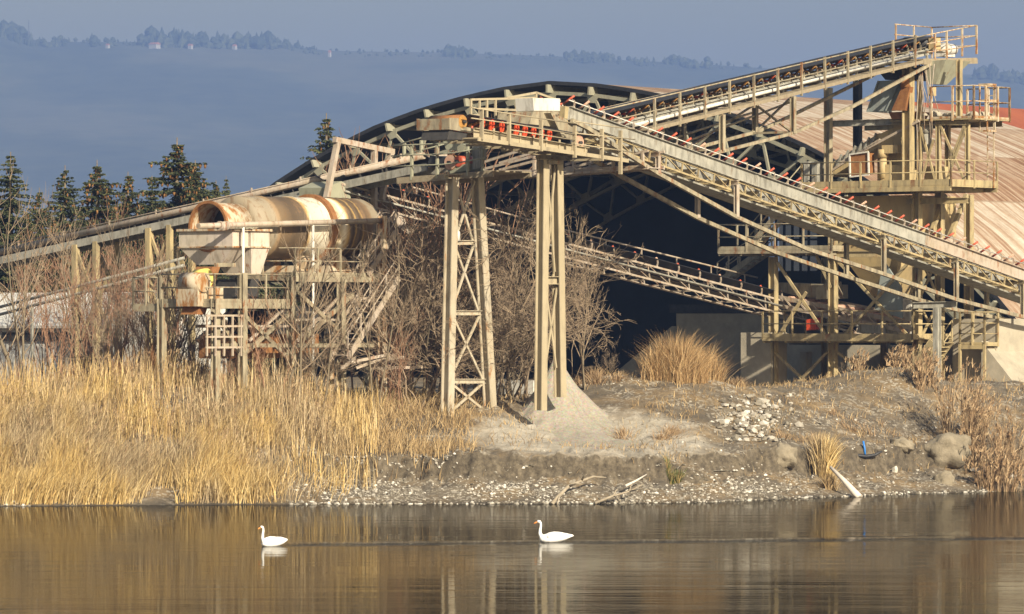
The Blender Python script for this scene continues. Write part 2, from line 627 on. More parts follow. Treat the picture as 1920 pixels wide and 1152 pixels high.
def hill_h(x, d):
    px = 960 + x / HD * F
    top = H + (600 - interp(px, HX, HY)) * HD / F
    t = (d - 0.567 * HD) / (0.433 * HD)
    up = interp(t, [0, 0.15, 0.5, 0.8, 0.93, 1.0, 1.06, 1.4], [0, 0.04, 0.38, 0.74, 0.93, 1.0, 0.99, 0.86])
    return 4 + (top - 4) * up + 32 * fbm(x * 0.002, d * 0.002, 4, 41) * sstep(0, .2, t) * (1 - sstep(0.75, .97, t))


gx = np.linspace(-2700, 2700, 200)
gd = np.concatenate([np.linspace(3400, 5800, 60), np.linspace(5830, 7080, 34)])
X, D = np.meshgrid(gx, gd)
hv = np.stack([X, D, hill_h(X, D) - 0.6], -1).reshape(-1, 3)
nx, nd = len(gx), len(gd)
ii = (np.arange(nd - 1)[:, None] * nx + np.arange(nx - 1)[None, :]).ravel()
m, n, b = nodes('hill_woods_and_meadows')
v = pos(n)
c = ramp(n, noise(n, v, 0.003, 6), [(0.42, (0.022, 0.034, 0.018)), (0.5, (0.045, 0.055, 0.028)), (0.58, (0.085, 0.085, 0.045))])
c = mix(n, 0.4, c, ramp(n, noise(n, v, 0.03, 6), [(0.3, (0.02, 0.03, 0.015)), (0.7, (0.09, 0.10, 0.05))]))
n.links.new(c, b.inputs['Base Color'])
b.inputs['Roughness'].default_value = 1
struct(np_mesh('hill', hv, np.stack([ii, ii + 1, ii + nx + 1, ii + nx], -1), m, smooth=True))

# woods along the skyline: uneven crowns, one mass
M['farleaf'] = islands('far_wood_leaves', [(0, (0.02, 0.03, 0.015)), (1, (0.06, 0.07, 0.035))])
fv, ff = [], []
rs = random.Random(4)


def crown(px, yb, hpx, conifer):
    d = HD - 30 + rs.uniform(-80, 60)
    p = P(px, yb + 5, d)
    h = hpx * d / F
    hh = float(hill_h(np.array([p.x]), np.array([d]))[0])
    z0 = hh - 1.5
    nr, ns = 6, 7
    o = len(fv)
    for i in range(nr + 1):
        k = i / nr
        wd = (1 - k) ** 0.9 * 0.30 if conifer else math.sin(math.pi * min(1, .12 + k * .88)) ** 0.6 * 0.46
        for j in range(ns):
            a = 6.283 * j / ns
            q = wd * (h + 1.5) * rs.uniform(0.7, 1.25)
            fv.append((p.x + math.cos(a) * q, d + math.sin(a) * q, z0 + k * (h + 1.5) + rs.uniform(-.03, .03) * h))
    for i in range(nr):
        for j in range(ns):
            j2 = (j + 1) % ns
            ff.append((o + i * ns + j, o + i * ns + j2, o + (i + 1) * ns + j2, o + (i + 1) * ns + j))


def wood(x0, x1, hmin, hmax, n, con=0.4):
    for i in range(n):
        px = rs.uniform(x0, x1)
        crown(px, float(interp(px, HX, HY)), rs.uniform(hmin, hmax), rs.random() < con)


wood(-30, 60, 8, 22, 40, .8); wood(60, 130, 6, 12, 18, .5); wood(172, 188, 12, 18, 5); wood(200, 216, 8, 12, 4)
wood(262, 350, 14, 30, 34, .8); wood(350, 520, 8, 24, 70, .6); wood(520, 560, 6, 14, 14); wood(560, 610, 3, 7, 10)
wood(560, 850, 1.5, 5, 60, .3); wood(60, 270, 2, 7, 50, .4); wood(880, 1070, 1.5, 5, 40, .3); wood(-30, 60, 8, 20, 40, .7); wood(262, 520, 8, 20, 60, .6); wood(1060, 1340, 4, 11, 70, .4); wood(730, 770, 4, 8, 8); wood(838, 888, 8, 18, 22, .3); wood(900, 930, 3, 8, 6); wood(1060, 1140, 8, 16, 30, .5); wood(1140, 1250, 3, 9, 22)
wood(1250, 1330, 6, 14, 30, .3); wood(1330, 1440, 2, 7, 20); wood(1500, 1800, 4, 12, 60, .4); wood(1825, 1940, 10, 24, 40, .5)
struct(np_mesh('distant_wood', np.array(fv), np.array(ff), M['farleaf']), 'stuff')

M['plaster'] = plain('far_plaster', (0.26, 0.25, 0.23), (0.32, 0.31, 0.29), 0.3, 0.9, 0)
M['tile'] = plain('far_roof_tile', (0.25, 0.10, 0.06), (0.30, 0.14, 0.09), 0.3, 0.9, 0)
for px, py, wpx, hpx, lab in [(290, 72, 24, 9, 'long white farmhouse on the skyline amid the tall conifers'),
                              (357, 76, 11, 7, 'small white house at the right end of the skyline conifers'),
                              (440, 80, 10, 7, 'small white house below the middle of the skyline wood'),
                              (618, 97, 7, 10, 'narrow white house alone on the open ridge right of the wood'),
                              (202, 79, 9, 6, 'tiny white house on the ridge left of the tall conifers')]:
    d = HD - 120
    p = P(px, py, d)
    k = d / F
    base = float(hill_h(np.array([p.x]), np.array([d]))[0]) - 0.8
    wd, ht = wpx * k * .75, hpx * k * .75 + 1
    t = thing('farmhouse', lab, 'house', (p.x, d, base), 'houses on the far ridge')
    MB().box((p.x, d, base + ht / 2), RR, wd, A, wd * .7, ht).build('wall', M['plaster'], t)
    c = Vector((p.x, d, base + ht))
    g0 = [c - RR * wd * .55 - A * wd * .4, c - RR * wd * .55 + A * wd * .4, c - RR * wd * .55 + Z * ht * .5]
    MB().slab(g0, RR * wd * 1.1).build('roof', M['tile'], t)
p = P(54, 75, HD - 80)
base = float(hill_h(np.array([p.x]), np.array([HD - 80]))[0])
mb = MB()
top = 48 * (HD - 80) / F
for sx, sy in ((-1, -1), (1, -1), (0, 1)):
    mb.tube([(p.x + sx * 1.8, HD - 80 + sy * .9, base - 1), (p.x, HD - 80, base + top)], .16, 5)
for k in range(8):
    f = 1 - k / 8.5
    q = [Vector((p.x + sx * .9 * f, HD - 80 + sy * .9 * f, base + top * k / 8.5)) for sx, sy in ((-1, -1), (1, -1), (0, 1))]
    for i in range(3):
        mb.bar(q[i], q[(i + 1) % 3], .15)
o = mb.build('radio_mast', M['dark'], None, (p.x, HD - 80, base))
tag(o, 'thin lattice radio mast on the far ridge at the upper left', 'mast')

# ================================================================== the great shed
G0 = P(1050, 600, 262) - RR * 0.3
G0.z = 0
PROF = [(0, 20.4), (3.5, 20.15), (7, 19.6), (10, 18.95), (13, 18.1), (17, 16.55), (20.4, 14.95), (25, 11.9), (27.8, 9.5), (29.7, 7.6), (32.6, 3.6)]
HL = 29.0


def G(s, t, z):
    return G0 + RR * s + A * t + Z * z


# even arc-length sampling of the profile
full = [(-s, z) for s, z in PROF[::-1]] + PROF[1:]
fs_ = np.array(full)
seg = np.hypot(np.diff(fs_[:, 0]), np.diff(fs_[:, 1]))
arc = np.concatenate([[0], np.cumsum(seg)])


def prof(a):
    return float(np.interp(a, arc, fs_[:, 0])), float(np.interp(a, arc, fs_[:, 1]))


def pnorm(a):
    s0, z0 = prof(a - 1.2)
    s1, z1 = prof(a + 1.2)
    l = math.hypot(s1 - s0, z1 - z0)
    return -(z1 - z0) / l, (s1 - s0) / l


m, n, b = nodes('rusting_roof_sheets')
uv = n.nodes.new('ShaderNodeUVMap')
sp = n.nodes.new('ShaderNodeSeparateXYZ')
n.links.new(uv.outputs[0], sp.inputs[0])


def mth(op, a, b_=None, c_=None):
    k = n.nodes.new('ShaderNodeMath')
    k.operation = op
    for i, q in enumerate((a, b_, c_)):
        if q is None:
            continue
        if hasattr(q, 'links'):
            n.links.new(q, k.inputs[i])
        else:
            k.inputs[i].default_value = q
    return k.outputs[0]


row = mth('FLOOR', mth('DIVIDE', sp.outputs[1], 5.6))
rowf = mth('FRACT', mth('DIVIDE', sp.outputs[1], 5.6))
cb = n.nodes.new('ShaderNodeCombineXYZ')
n.links.new(mth('MULTIPLY_ADD', row, 37.7, mth('MULTIPLY', sp.outputs[0], 2.2)), cb.inputs[0])
n.links.new(mth('MULTIPLY', sp.outputs[1], 0.10), cb.inputs[1])
tone = mth('MULTIPLY_ADD', mth('FRACT', mth('MULTIPLY', row, 0.618)), 0.17, -0.075)
s1 = mth('ADD', noise(n, cb.outputs[0], 1.0, 10, 0.72), tone)
c = ramp(n, s1, [(0.36, (0.17, 0.085, 0.04)), (0.46, (0.28, 0.175, 0.105)), (0.53, (0.36, 0.265, 0.18)), (0.60, (0.45, 0.385, 0.30)), (.68, (.53, .48, .40))])
fine = ramp(n, noise(n, uv.outputs[0], 2.2, 8, 0.7), [(0.35, (0.78, 0.74, 0.7)), (0.65, (1, 1, 1))])
c = mix(n, 1.0, c, fine, 'MULTIPLY')
c = mix(n, ramp(n, rowf, [(0.0, (0.9,) * 3), (0.022, (0.5,) * 3), (0.03, (0, 0, 0))]), c, (0.22, 0.15, 0.09))
n.links.new(c, b.inputs['Base Color'])
b.inputs['Roughness'].default_value = 0.75
wv_ = mth('SINE', mth('MULTIPLY', sp.outputs[0], 30.0))
bump(n, b, wv_, 0.12, 0.03)
M['roof'] = m
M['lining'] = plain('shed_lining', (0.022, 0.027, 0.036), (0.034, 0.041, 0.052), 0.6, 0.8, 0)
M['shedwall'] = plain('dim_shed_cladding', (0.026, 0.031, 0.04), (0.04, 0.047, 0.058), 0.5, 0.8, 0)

shed = thing('storage_shed', 'huge arched storage shed with open dark front and rust streaked roof', 'shed', G(0, 0, 4))


def sheet(name, mt, inset, t0, t1, uvs=False, parent=None):
    na = 72
    aa = np.linspace(0, arc[-1], na)
    tt = np.linspace(t0, t1, 9)
    vs = []
    for a in aa:
        s, z = prof(a)
        ns, nz = pnorm(a)
        for t in tt:
            vs.append(tuple(G(s - ns * inset, t, z - nz * inset)))
    nt_ = len(tt)
    idx = (np.arange(na - 1)[:, None] * nt_ + np.arange(nt_ - 1)[None, :]).ravel()
    fs = np.stack([idx, idx + 1, idx + nt_ + 1, idx + nt_], -1)
    o = np_mesh(name, np.array(vs), fs, mt, parent)
    if uvs:
        U = o.data.uv_layers.new(name='UVMap')
        li = np.empty(len(o.data.loops), dtype=np.int32)
        o.data.loops.foreach_get('vertex_index', li)
        co = np.stack([tt[li % nt_], aa[li // nt_]], -1).astype(np.float32)
        U.data.foreach_set('uv', co.ravel())
    return o


sheet('roof', M['roof'], 0, -0.5, HL, True, shed)
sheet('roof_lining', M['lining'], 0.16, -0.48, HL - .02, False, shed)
mb = MB()
for i in range(48):
    a0, a1 = arc[-1] * i / 48, arc[-1] * (i + 1) / 48
    (s0, z0), (s1_, z1) = prof(a0), prof(a1)
    (n0, m0), (n1, m1) = pnorm(a0), pnorm(a1)
    mb.slab([G(s0, -.56, z0 + .03), G(s1_, -.56, z1 + .03), G(s1_ - n1 * .2, -.56, z1 - m1 * .17), G(s0 - n0 * .2, -.56, z0 - m0 * .17)], A * .05)
mb.build('verge_board', M['belt'], shed)
mb = MB()
_e = VP(0, 0, RR, G(0, HL - .1, 0))
oa, ob_ = _e.q(1440, 392), _e.q(1532, 508)
o_s0, o_s1 = (oa - G0).dot(RR), (ob_ - G0).dot(RR)
cuts = sorted(set([-32.4, 32.4, o_s0, o_s1] + list(np.linspace(-32.4, 32.4, 50))))
fxs = np.array([p[0] for p in full])
fzs = np.array([p[1] for p in full])
for s0, s1_ in zip(cuts[:-1], cuts[1:]):
    za, zb = float(np.interp(s0, fxs, fzs)) - .2, float(np.interp(s1_, fxs, fzs)) - .2
    if o_s0 - 1e-6 <= s0 and s1_ <= o_s1 + 1e-6:
        lo_, hi_ = ob_.z, min(oa.z, za - .3, zb - .3)
        mb.slab([G(s0, HL - .1, 2.5), G(s1_, HL - .1, 2.5), G(s1_, HL - .1, lo_), G(s0, HL - .1, lo_)], A * .06)
        mb.slab([G(s0, HL - .1, hi_), G(s1_, HL - .1, hi_), G(s1_, HL - .1, zb), G(s0, HL - .1, za)], A * .06)
    else:
        mb.slab([G(s0, HL - .1, 2.5), G(s1_, HL - .1, 2.5), G(s1_, HL - .1, zb), G(s0, HL - .1, za)], A * .06)
for k in range(1, 6):
    s_ = o_s0 + (o_s1 - o_s0) * k / 6
    mb.bar(G(s_, HL - .1, ob_.z), G(s_, HL - .1, oa.z), .12, .12, A)
for k in range(1, 4):
    z_ = ob_.z + (oa.z - ob_.z) * k / 4
    mb.bar(G(o_s0, HL - .05, z_), G(o_s1, HL - .05, z_), .12, .12)
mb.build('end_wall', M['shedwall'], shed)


def truss_mesh():
    mb = MB()
    nn = 27
    up = [G(prof(a)[0] - pnorm(a)[0] * .62, -.3, prof(a)[1] - pnorm(a)[1] * .62) for a in np.linspace(.4, arc[-1] - .4, nn)]
    step = (arc[-1] - .8) / (nn - 1)
    lo = [G(prof(a)[0] - pnorm(a)[0] * 2.7, -.3, prof(a)[1] - pnorm(a)[1] * 2.7) for a in np.linspace(.4 + step / 2, arc[-1] - .4 - step / 2, nn - 1)]
    for i in range(nn - 1):
        mb.bar(up[i], up[i + 1], .20, .20, A)
        e = (lo[i] - up[i]).normalized()
        mb.bar(up[i] + e * .22, lo[i] - e * .22, .14, .12, A)
        e = (lo[i] - up[i + 1]).normalized()
        mb.bar(up[i + 1] + e * .22, lo[i] - e * .22, .14, .12, A)
        if i < nn - 2:
            mb.bar(lo[i], lo[i + 1], .18, .18, A)
    for k, L in ((0, up), (1, lo)):
        for i in range(1, len(L) - 1):
            t = (L[i + 1] - L[i - 1]).normalized()
            nrm = t.cross(A).normalized()
            if nrm.z > 0:
                nrm = -nrm
            sgn = nrm if k == 0 else -nrm
            mb.slab([L[i] - t * .42 + A * -.13, L[i] + t * .42 - A * .13, L[i] + t * .22 + sgn * .42 - A * .13, L[i] - t * .22 + sgn * .42 - A * .13], A * .03)
            if k == 0:
                mb.slab([L[i] - t * .03 - A * .55, L[i] - t * .03 + A * .2, L[i] - t * .03 + A * .2 - nrm * .44, L[i] - t * .03 - A * .55 - nrm * .44], t * .12)
    return mb


first = truss_mesh().build('arch_truss', M['steelgreen'], shed)
for k in range(1, 6):
    o = first.copy()
    C.objects.link(o)
    o.parent = shed
    o.location = first.location + A * (5.6 * k)
for a in np.linspace(.4, arc[-1] - .4, 27)[1:-1]:
    s, z = prof(a)
    ns, nz = pnorm(a)
    e = G(s - ns * .36, 0, z - nz * .36)
    MB().bar(e - A * .35, e + A * (HL - .3), .12, .24, Vector(RR * ns + Z * nz)).build('purlin', M['steelgreen'], shed)

# loading wall and ramp inside the shed mouth
nW = VP(1350, 274, RR)
wallth = thing('concrete_bunker', 'dim grey concrete loading bunker with a sloping ramp wall in the shed mouth', 'bunker', nW.q(1350, 735))
q = [nW.q(1268, 588), nW.q(1480, 588), nW.q(1480, 770), nW.q(1268, 770)]
MB().slab(q, A * 5).build('wall', M['concrete'], wallth)
q = [nW.q(1258, 571), nW.q(1485, 571), nW.q(1485, 587), nW.q(1258, 587)]
MB().slab([x - A * .15 for x in q], A * 5.3).build('cap_beam', M['dark'], wallth)
q = [nW.q(1267, 612), nW.q(1252, 612), nW.q(1130, 712), nW.q(1130, 770), nW.q(1267, 770)]
MB().slab([x + A * .4 for x in q], A * .5).build('ramp_wall', M['concrete'], wallth)

# red roofed shed behind
M['redroof'] = plain('red_sheet_roof', (0.21, 0.052, 0.022), (0.30, 0.085, 0.035), 0.35, 0.8, 0)
c0 = P(1700, 600, 325)
c0.z = 4
zr = H + 404 * 325 / F
rs_ = thing('red_roofed_shed', 'rust red sheet roof of a second shed behind the storage shed', 'shed', c0)
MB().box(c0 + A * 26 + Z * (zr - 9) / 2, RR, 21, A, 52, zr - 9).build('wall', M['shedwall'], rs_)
mb = MB()
for sg in (1, -1):
    p0, p1 = c0 + Z * (zr - 4), c0 + RR * sg * 12 + Z * (zr - 10.5)
    mb.slab([p0, p1, p1 + Z * .2, p0 + Z * .2], A * 54)
mb.build('roof', M['redroof'], rs_)

# low white shed at the left
nS = VP(120, 234, RR)
ws = thing('low_white_shed', 'low white shed with pale roof and dark windows behind bare shrubs', 'shed', nS.q(120, 725))
qa, qb = nS.q(-120, 622), nS.q(246, 612)
zt = qb.z
qa.z = zt
e0, e1 = qa, qb
MB().slab([Vector((e0.x, e0.y, 3)), Vector((e1.x, e1.y, 3)), e1, e0], nS.n * 7).build('wall', M['white'], ws)
rg = nS.n * 3.6 + Z * 1.55
MB().slab([e0 - nS.n * .4 - Z * .1 - RR * .3, e1 - nS.n * .4 - Z * .1 + RR * .3, e1 + rg + RR * .3, e0 + rg - RR * .3], Z * .12).slab(
    [e0 + nS.n * 7.6 - Z * .1 - RR * .3, e1 + nS.n * 7.6 - Z * .1 + RR * .3, e1 + rg + RR * .3, e0 + rg - RR * .3], Z * .12).build('roof', M['white'], ws)
for k in range(9):
    x0 = -60 + k * 33
    a_, b_ = nS.q(x0, 620), nS.q(x0 + 28, 635)
    MB().box((a_ + b_) / 2 - nS.n * .05 + Z * -.1, RR, (b_ - a_).dot(RR), nS.n, .14, .42).build('window', M['dark'], ws)
a_, b_ = nS.q(90, 640), nS.q(200, 720)
MB().box((a_ + b_) / 2 - nS.n * .06, RR, 2.2, nS.n, .12, 2.2).build('door', M['pale'], ws)
nS2 = VP(250, 229, RR)
t2 = thing('site_container', 'white site container beside the low white shed', 'container', nS2.q(250, 730))
a_, b_ = nS2.q(208, 556), nS2.q(292, 552)
z1 = a_.z
MB().slab([Vector((a_.x, a_.y, 3)), Vector((b_.x, b_.y, 3)), Vector((b_.x, b_.y, z1)), Vector((a_.x, a_.y, z1))], nS2.n * 5).build('body', M['white'], t2)
MB().slab([Vector((a_.x, a_.y, z1)) - RR * .1 - nS2.n * .1, Vector((b_.x, b_.y, z1)) + RR * .1 - nS2.n * .1, Vector((b_.x, b_.y, z1 + .15)) + RR * .1 - nS2.n * .1, Vector((a_.x, a_.y, z1 + .15)) - RR * .1 - nS2.n * .1], nS2.n * 5.2).build('roof', M['grey'], t2)

# ================================================================== conveyor building blocks
RAILH = 1.05


def lerp(a, b, k):
    return a + (b - a) * k


def along(pts, step, start=0.0):
    """points every step metres along a polyline"""
    out, acc = [], start
    tot = 0
    for a, b in zip(pts[:-1], pts[1:]):
        L = (b - a).length
        while acc <= tot + L + 1e-6:
            out.append(lerp(a, b, (acc - tot) / L))
            acc += step
        tot += L
    return out


def railing(parent, mt, pts, h=RAILH, step=1.5, toe=0.0, r=0.028, post=0.06, rails=(1.0, 0.52), name='railing', skip_end=False):
    mb = MB()
    pts = [Vector(p) for p in pts]
    for f in rails:
        mb.tube([p + Z * h * f for p in pts], r, 6)
    for a, b in zip(pts[:-1], pts[1:]):
        L = (b - a).length
        n = max(1, round(L / step))
        for i in range(n + 1):
            p = lerp(a, b, i / n)
            mb.bar(p - Z * .12, p + Z * h, post, post, A)
        if toe:
            mb.bar(a + Z * toe / 2, b + Z * toe / 2, .02, toe)
    return mb.build(name, mt, parent)


def lattice(mb, pa, pb, n, cw=0.09, ww=0.06, mode='zig'):
    """two chords given by end points, verticals and diagonals between"""
    (a0, a1), (b0, b1) = pa, pb
    mb.bar(a0, a1, cw, cw)
    mb.bar(b0, b1, cw, cw)
    for i in range(n + 1):
        k = i / n
        u, l = lerp(a0, a1, k), lerp(b0, b1, k)
        mb.bar(u, l, ww, ww, A)
        if i < n:
            if mode == 'x':
                mb.bar(u, lerp(b0, b1, (i + 1) / n), ww, ww * .6, A)
                mb.bar(l, lerp(a0, a1, (i + 1) / n), ww, ww * .6, A)
            else:
                mb.bar(u, lerp(b0, b1, (i + 1) / n), ww, ww * .6, A)


def put(me, name, parent, mw):
    o = bpy.data.objects.new(name, me)
    C.objects.link(o)
    o.parent = parent
    o.matrix_basis = Matrix.Translation(-wloc(parent)) @ mw
    return o


def local_mesh(mb, name, mt):
    o = mb.build(name, mt)
    me = o.data
    bpy.data.objects.remove(o)
    return me


def idler_meshes(w, key, rm, bm_, big=1.0):
    """trough idler across a belt of width w: bracket (three stands on a cross angle) and three rollers; local x = travel, y = across, z = up"""
    b = MB()
    b.bar((0, -w / 2 - .12, .04), (0, w / 2 + .12, .04), .10, .08)
    for sg in (-1, 1):
        pts = [(0, sg * (w / 2 + .06), .02), (0, sg * (w / 2 + .12), .22 * big), (0, sg * (w / 2 + .06), .40 * big), (0, sg * (w / 2 - .06), .44 * big)]
        for i in range(3):
            b.bar(pts[i], pts[i + 1], .07, .035, Vector((1, 0, 0)))
        b.bar((0, sg * w * .2, .06), (0, sg * w * .2, .22), .06, .03)
    me_b = local_mesh(b, 'idler', bm_)
    rl = MB()
    rr = .06 * big
    rl.tube([(0, -w * .19, .20), (0, w * .19, .20)], rr, 10)
    for sg in (-1, 1):
        rl.tube([(0, sg * w * .22, .21), (0, sg * (w / 2 + .04), .21 + (w * .28 + .04) * .62)], rr, 10)
    me_r = local_mesh(rl, 'rollers', rm)
    return me_b, me_r


def place_idlers(parent, pts, e, across, meshes, every=None, alt=None):
    z = across.cross(e).normalized()
    if z.z < 0:
        z = -z
    y = z.cross(e).normalized()
    mw = Matrix((e, y, z)).transposed().to_4x4()
    for i, p in enumerate(pts):
        mb_, mr_ = meshes
        if alt and i % every == alt[0]:
            mr_ = alt[1]
        M4 = Matrix.Translation(p) @ mw
        o = put(mb_, 'idler', parent, M4)
        r = bpy.data.objects.new('rollers', mr_)
        C.objects.link(r)
        r.parent = o


def belt_strip(parent, mt, p0, p1, far, w, lift=.24, th=.03, name='belt'):
    """troughed upper run of a belt; p0,p1 on the near stringer, far = unit vector to the far side"""
    up = (p1 - p0).normalized().cross(far)
    if up.z < 0:
        up = -up
    prof_ = [(-.06, .20 + lift), (w * .28, lift), (w * .72, lift), (w + .06, .20 + lift)]
    rings = []
    for p in (p0, p1):
        r = [p + far * a + up * b for a, b in prof_] + [p + far * a + up * (b + th) for a, b in prof_[::-1]]
        rings.append(r)
    return MB().loft(rings).build(name, mt, parent)


def drum(parent, mt, c, far, w, r, name='drum', end=None):
    mb = MB().tube([c - far * .02, c + far * w], r, 20)
    o = mb.build(name, mt, parent)
    if end:
        MB().tube([c - far * .05, c - far * .021], r * .93, 20).build('drum_end', end, o)
        MB().tube([c - far * .2, c - far * .05], .07, 8).build('shaft', M['dark'], o)
    return o


NF = VP(0, 1, A).n      # away from the camera across a conveyor that runs along A  (= -RR)

# ------------------------------------------------------------------ conveyor B: the long one falling to the right, belt gone
nB = VP(1030, 203, A)
WB = 1.9
b0, b1 = nB.q(1066, 200), nB.q(2010, 538)
eB = (b1 - b0).normalized()
upB = NF.cross(eB).normalized()
if upB.z < 0:
    upB = -upB
cB = thing('belt_conveyor', 'long grey girder conveyor with bare orange rollers descending to the lower right', 'conveyor', nB.q(1755, 722))
hg = .58
nj = [b0, nB.q(1415, 325), nB.q(1736, 439), b1]
for k, (fo, nm) in enumerate(((0, 'stringer'), (WB, 'stringer'))):
    for i, (a, b) in enumerate(zip(nj[:-1], nj[1:])):
        a, b = a + NF * fo + eB * .02, b + NF * fo - eB * .02
        mb = MB()
        mb.bar(a - upB * hg / 2, b - upB * hg / 2, .03, hg, upB)
        sgn = 1 if k == 0 else -1
        mb.bar(a + NF * sgn * -.06 - upB * .012, b + NF * sgn * -.06 - upB * .012, .16, .03, upB)
        mb.bar(a + NF * sgn * -.06 - upB * (hg - .012), b + NF * sgn * -.06 - upB * (hg - .012), .16, .03, upB)
        mb.bar(a - upB * hg / 2 + eB * .06 - NF * sgn * .03, a - upB * hg / 2 + eB * .22 - NF * sgn * .03, .05, hg, upB)
        mb.build(nm, M['pale'] if (i == 2 and k == 0) else M['grey'], cB)
mb = MB()
L = (b1 - b0).length
nseg = 34
for fo in (.03, WB - .03):
    a0, a1 = b0 + NF * fo - upB * (hg + .06), b1 + NF * fo - upB * (hg + .06)
    lattice(mb, (a0, a1), (a0 - upB * .46, a1 - upB * .46), nseg, .08, .06)
for i in range(nseg + 1):
    p = lerp(b0, b1, i / nseg) - upB * (hg + .4)
    mb.bar(p, p + NF * WB, .07, .07)
    p2 = p - upB * .1
    mb.bar(p2, p2 + NF * WB, .07, .07)
    if i % 2 == 0:
        mb.slab([p + upB * .3 + NF * .1, p + upB * .3 + NF * (WB - .1), p - upB * .15 + NF * (WB * .72), p - upB * .15 + NF * (WB * .28)], eB * .02)
mb.build('truss', M['ochre'], cB)
mb = MB()
a0, a1 = b0 - upB * (hg + .58) + NF * .45, b1 - upB * (hg + .58) + NF * .45
mb.slab([a0, a1, a1 + NF * 1.0, a0 + NF * 1.0], -upB * .08)
mb.build('drip_tray', M['grey'], cB)
mb = MB()
for fo in (.02, WB - .02):
    mb.tube([b0 + NF * fo + upB * .28, b1 + NF * fo + upB * .28], .022, 6)
mb.build('wire_guard', M['white'], cB)
mo = idler_meshes(WB - .15, 'B', M['roller'], M['pale'], .82)
mo2 = idler_meshes(WB - .15, 'B2', M['roller_old'], M['pale'], .82)
place_idlers(cB, [p + NF * WB / 2 for p in along([b0, b1], 1.08, .35)], eB, NF, mo, 4, (1, mo2[1]))
# suspended under-chords on skew portal frames
nBn = nB.off(-.28)
L2 = [nBn.q(*p) for p in [(1072, 226), (1100, 240), (1132, 261), (1232, 325), (1380, 407), (1512, 467), (1656, 514), (1793, 562), (1920, 595), (1990, 608)]]
nBf = nB.off(WB + .2)
L1 = [nBf.q(*p) for p in [(1112, 300), (1160, 328), (1306, 408), (1450, 472), (1590, 520), (1720, 562), (1800, 583), (1920, 606), (1990, 614)]]
mb = MB()
for Lc in (L2, L1):
    for a, b in zip(Lc[:-1], Lc[1:]):
        mb.bar(a, b, .16, .17)
mb.build('under_chord', M['beige'], cB)
for (xl, yl, bl), (xr, yr, br) in [((1160, 292, 328), (1234, 291, 326)), ((1308, 345, 409), (1381, 343, 407)), ((1587, 446, 519), (1657, 445, 514)), ((1721, 489, 562), (1793, 487, 562)), ((1850, 530, 592), (1918, 528, 595))]:
    mb = MB()
    a, b = nBf.q(xl, yl), nBn.q(xr, yr)
    b.z = a.z
    d = (b - a).normalized()
    mb.hsec(a - d * .1, b + d * .1, .2, .22, Z)
    mb.hsec(nBf.q(xl, bl), a - Z * .1, .17, .2, d)
    mb.hsec(nBn.q(xr, br), b - Z * .1, .17, .2, d)
    mb.build('portal_frame', M['pale'] if xl < 1500 else M['beige'], cB)
pb = nB.q(1757, 573)
ft = nB.q(1757, 745)
mb = MB()
mb.hsec(ft, pb - Z * .1, .28, .3, A)
d = (nB.q(1793, 566) - nBf.q(1713, 566))
mb.hsec(nBf.q(1713, 573), nB.q(1793, 571), .26, .3, Z)
mb.build('support_post', M['grey'], cB)
# head of B: white hood over a chute
nBh = nB
t = MB()
q = [nBh.q(999, 184), nBh.q(1050, 185), nBh.q(1050, 208), nBh.q(1001, 208)]
t.slab(q, NF * .95)
t.build('hood', M['white'], cB)
mb = MB()
r0 = [nBh.q(1000, 209), nBh.q(1048, 209)]
r1 = [nBh.q(992, 233), nBh.q(1040, 238)]
mb.loft([[r0[0], r0[1], r0[1] + NF * WB, r0[0] + NF * WB], [r1[0], r1[1], r1[1] + NF * WB * .9, r1[0] + NF * WB * .9]])
mb.loft([[nBh.q(1040, 240) - NF * .02, nBh.q(1072, 240) - NF * .02, nBh.q(1072, 240) + NF * 1.6, nBh.q(1040, 240) + NF * 1.6],
         [nBh.q(1046, 252) - NF * .02, nBh.q(1070, 254) - NF * .02, nBh.q(1070, 254) + NF * 1.5, nBh.q(1046, 252) + NF * 1.5]])
mb.slab([nBh.q(1041, 214), nBh.q(1066, 226), nBh.q(1074, 238), nBh.q(1041, 238)], NF * 1.7)
mb.build('chute', M['beige'], cB)
mb = MB()
mb.slab([nB.q(1060, 199), nB.q(1078, 206), nB.q(1074, 226), nB.q(1058, 222)], NF * .3)
mb.build('head_bracket', M['ochre'], cB)

# ------------------------------------------------------------------ conveyor C: short, on the tall pillar, red roller frames
nC = nB.off(-.35)
cC = thing('belt_conveyor', 'short beige conveyor with bright red roller frames on top of the tall pillar', 'conveyor', nC.q(1030, 298))
c0, c1 = nC.q(888, 240), nC.q(1101, 277)
eC = (c1 - c0).normalized()
upC = NF.cross(eC).normalized()
upC = upC if upC.z > 0 else -upC
WC = 1.7
for fo in (0, WC):
    mb = MB()
    a, b = c0 + NF * fo, c1 + NF * fo
    mb.bar(a - upC * .21, b - upC * .21, .03, .42, upC)
    mb.bar(a - upC * .012 - NF * .05, b - upC * .012 - NF * .05, .15, .03, upC)
    mb.bar(a - upC * .41 - NF * .05, b - upC * .41 - NF * .05, .15, .03, upC)
    for p in along([a, b], .9, .4):
        mb.bar(p + upC * .12 - NF * .04, p - upC * .42 - NF * .04, .05, .09, upC)
    mb.build('stringer', M['beige_clean'], cC)
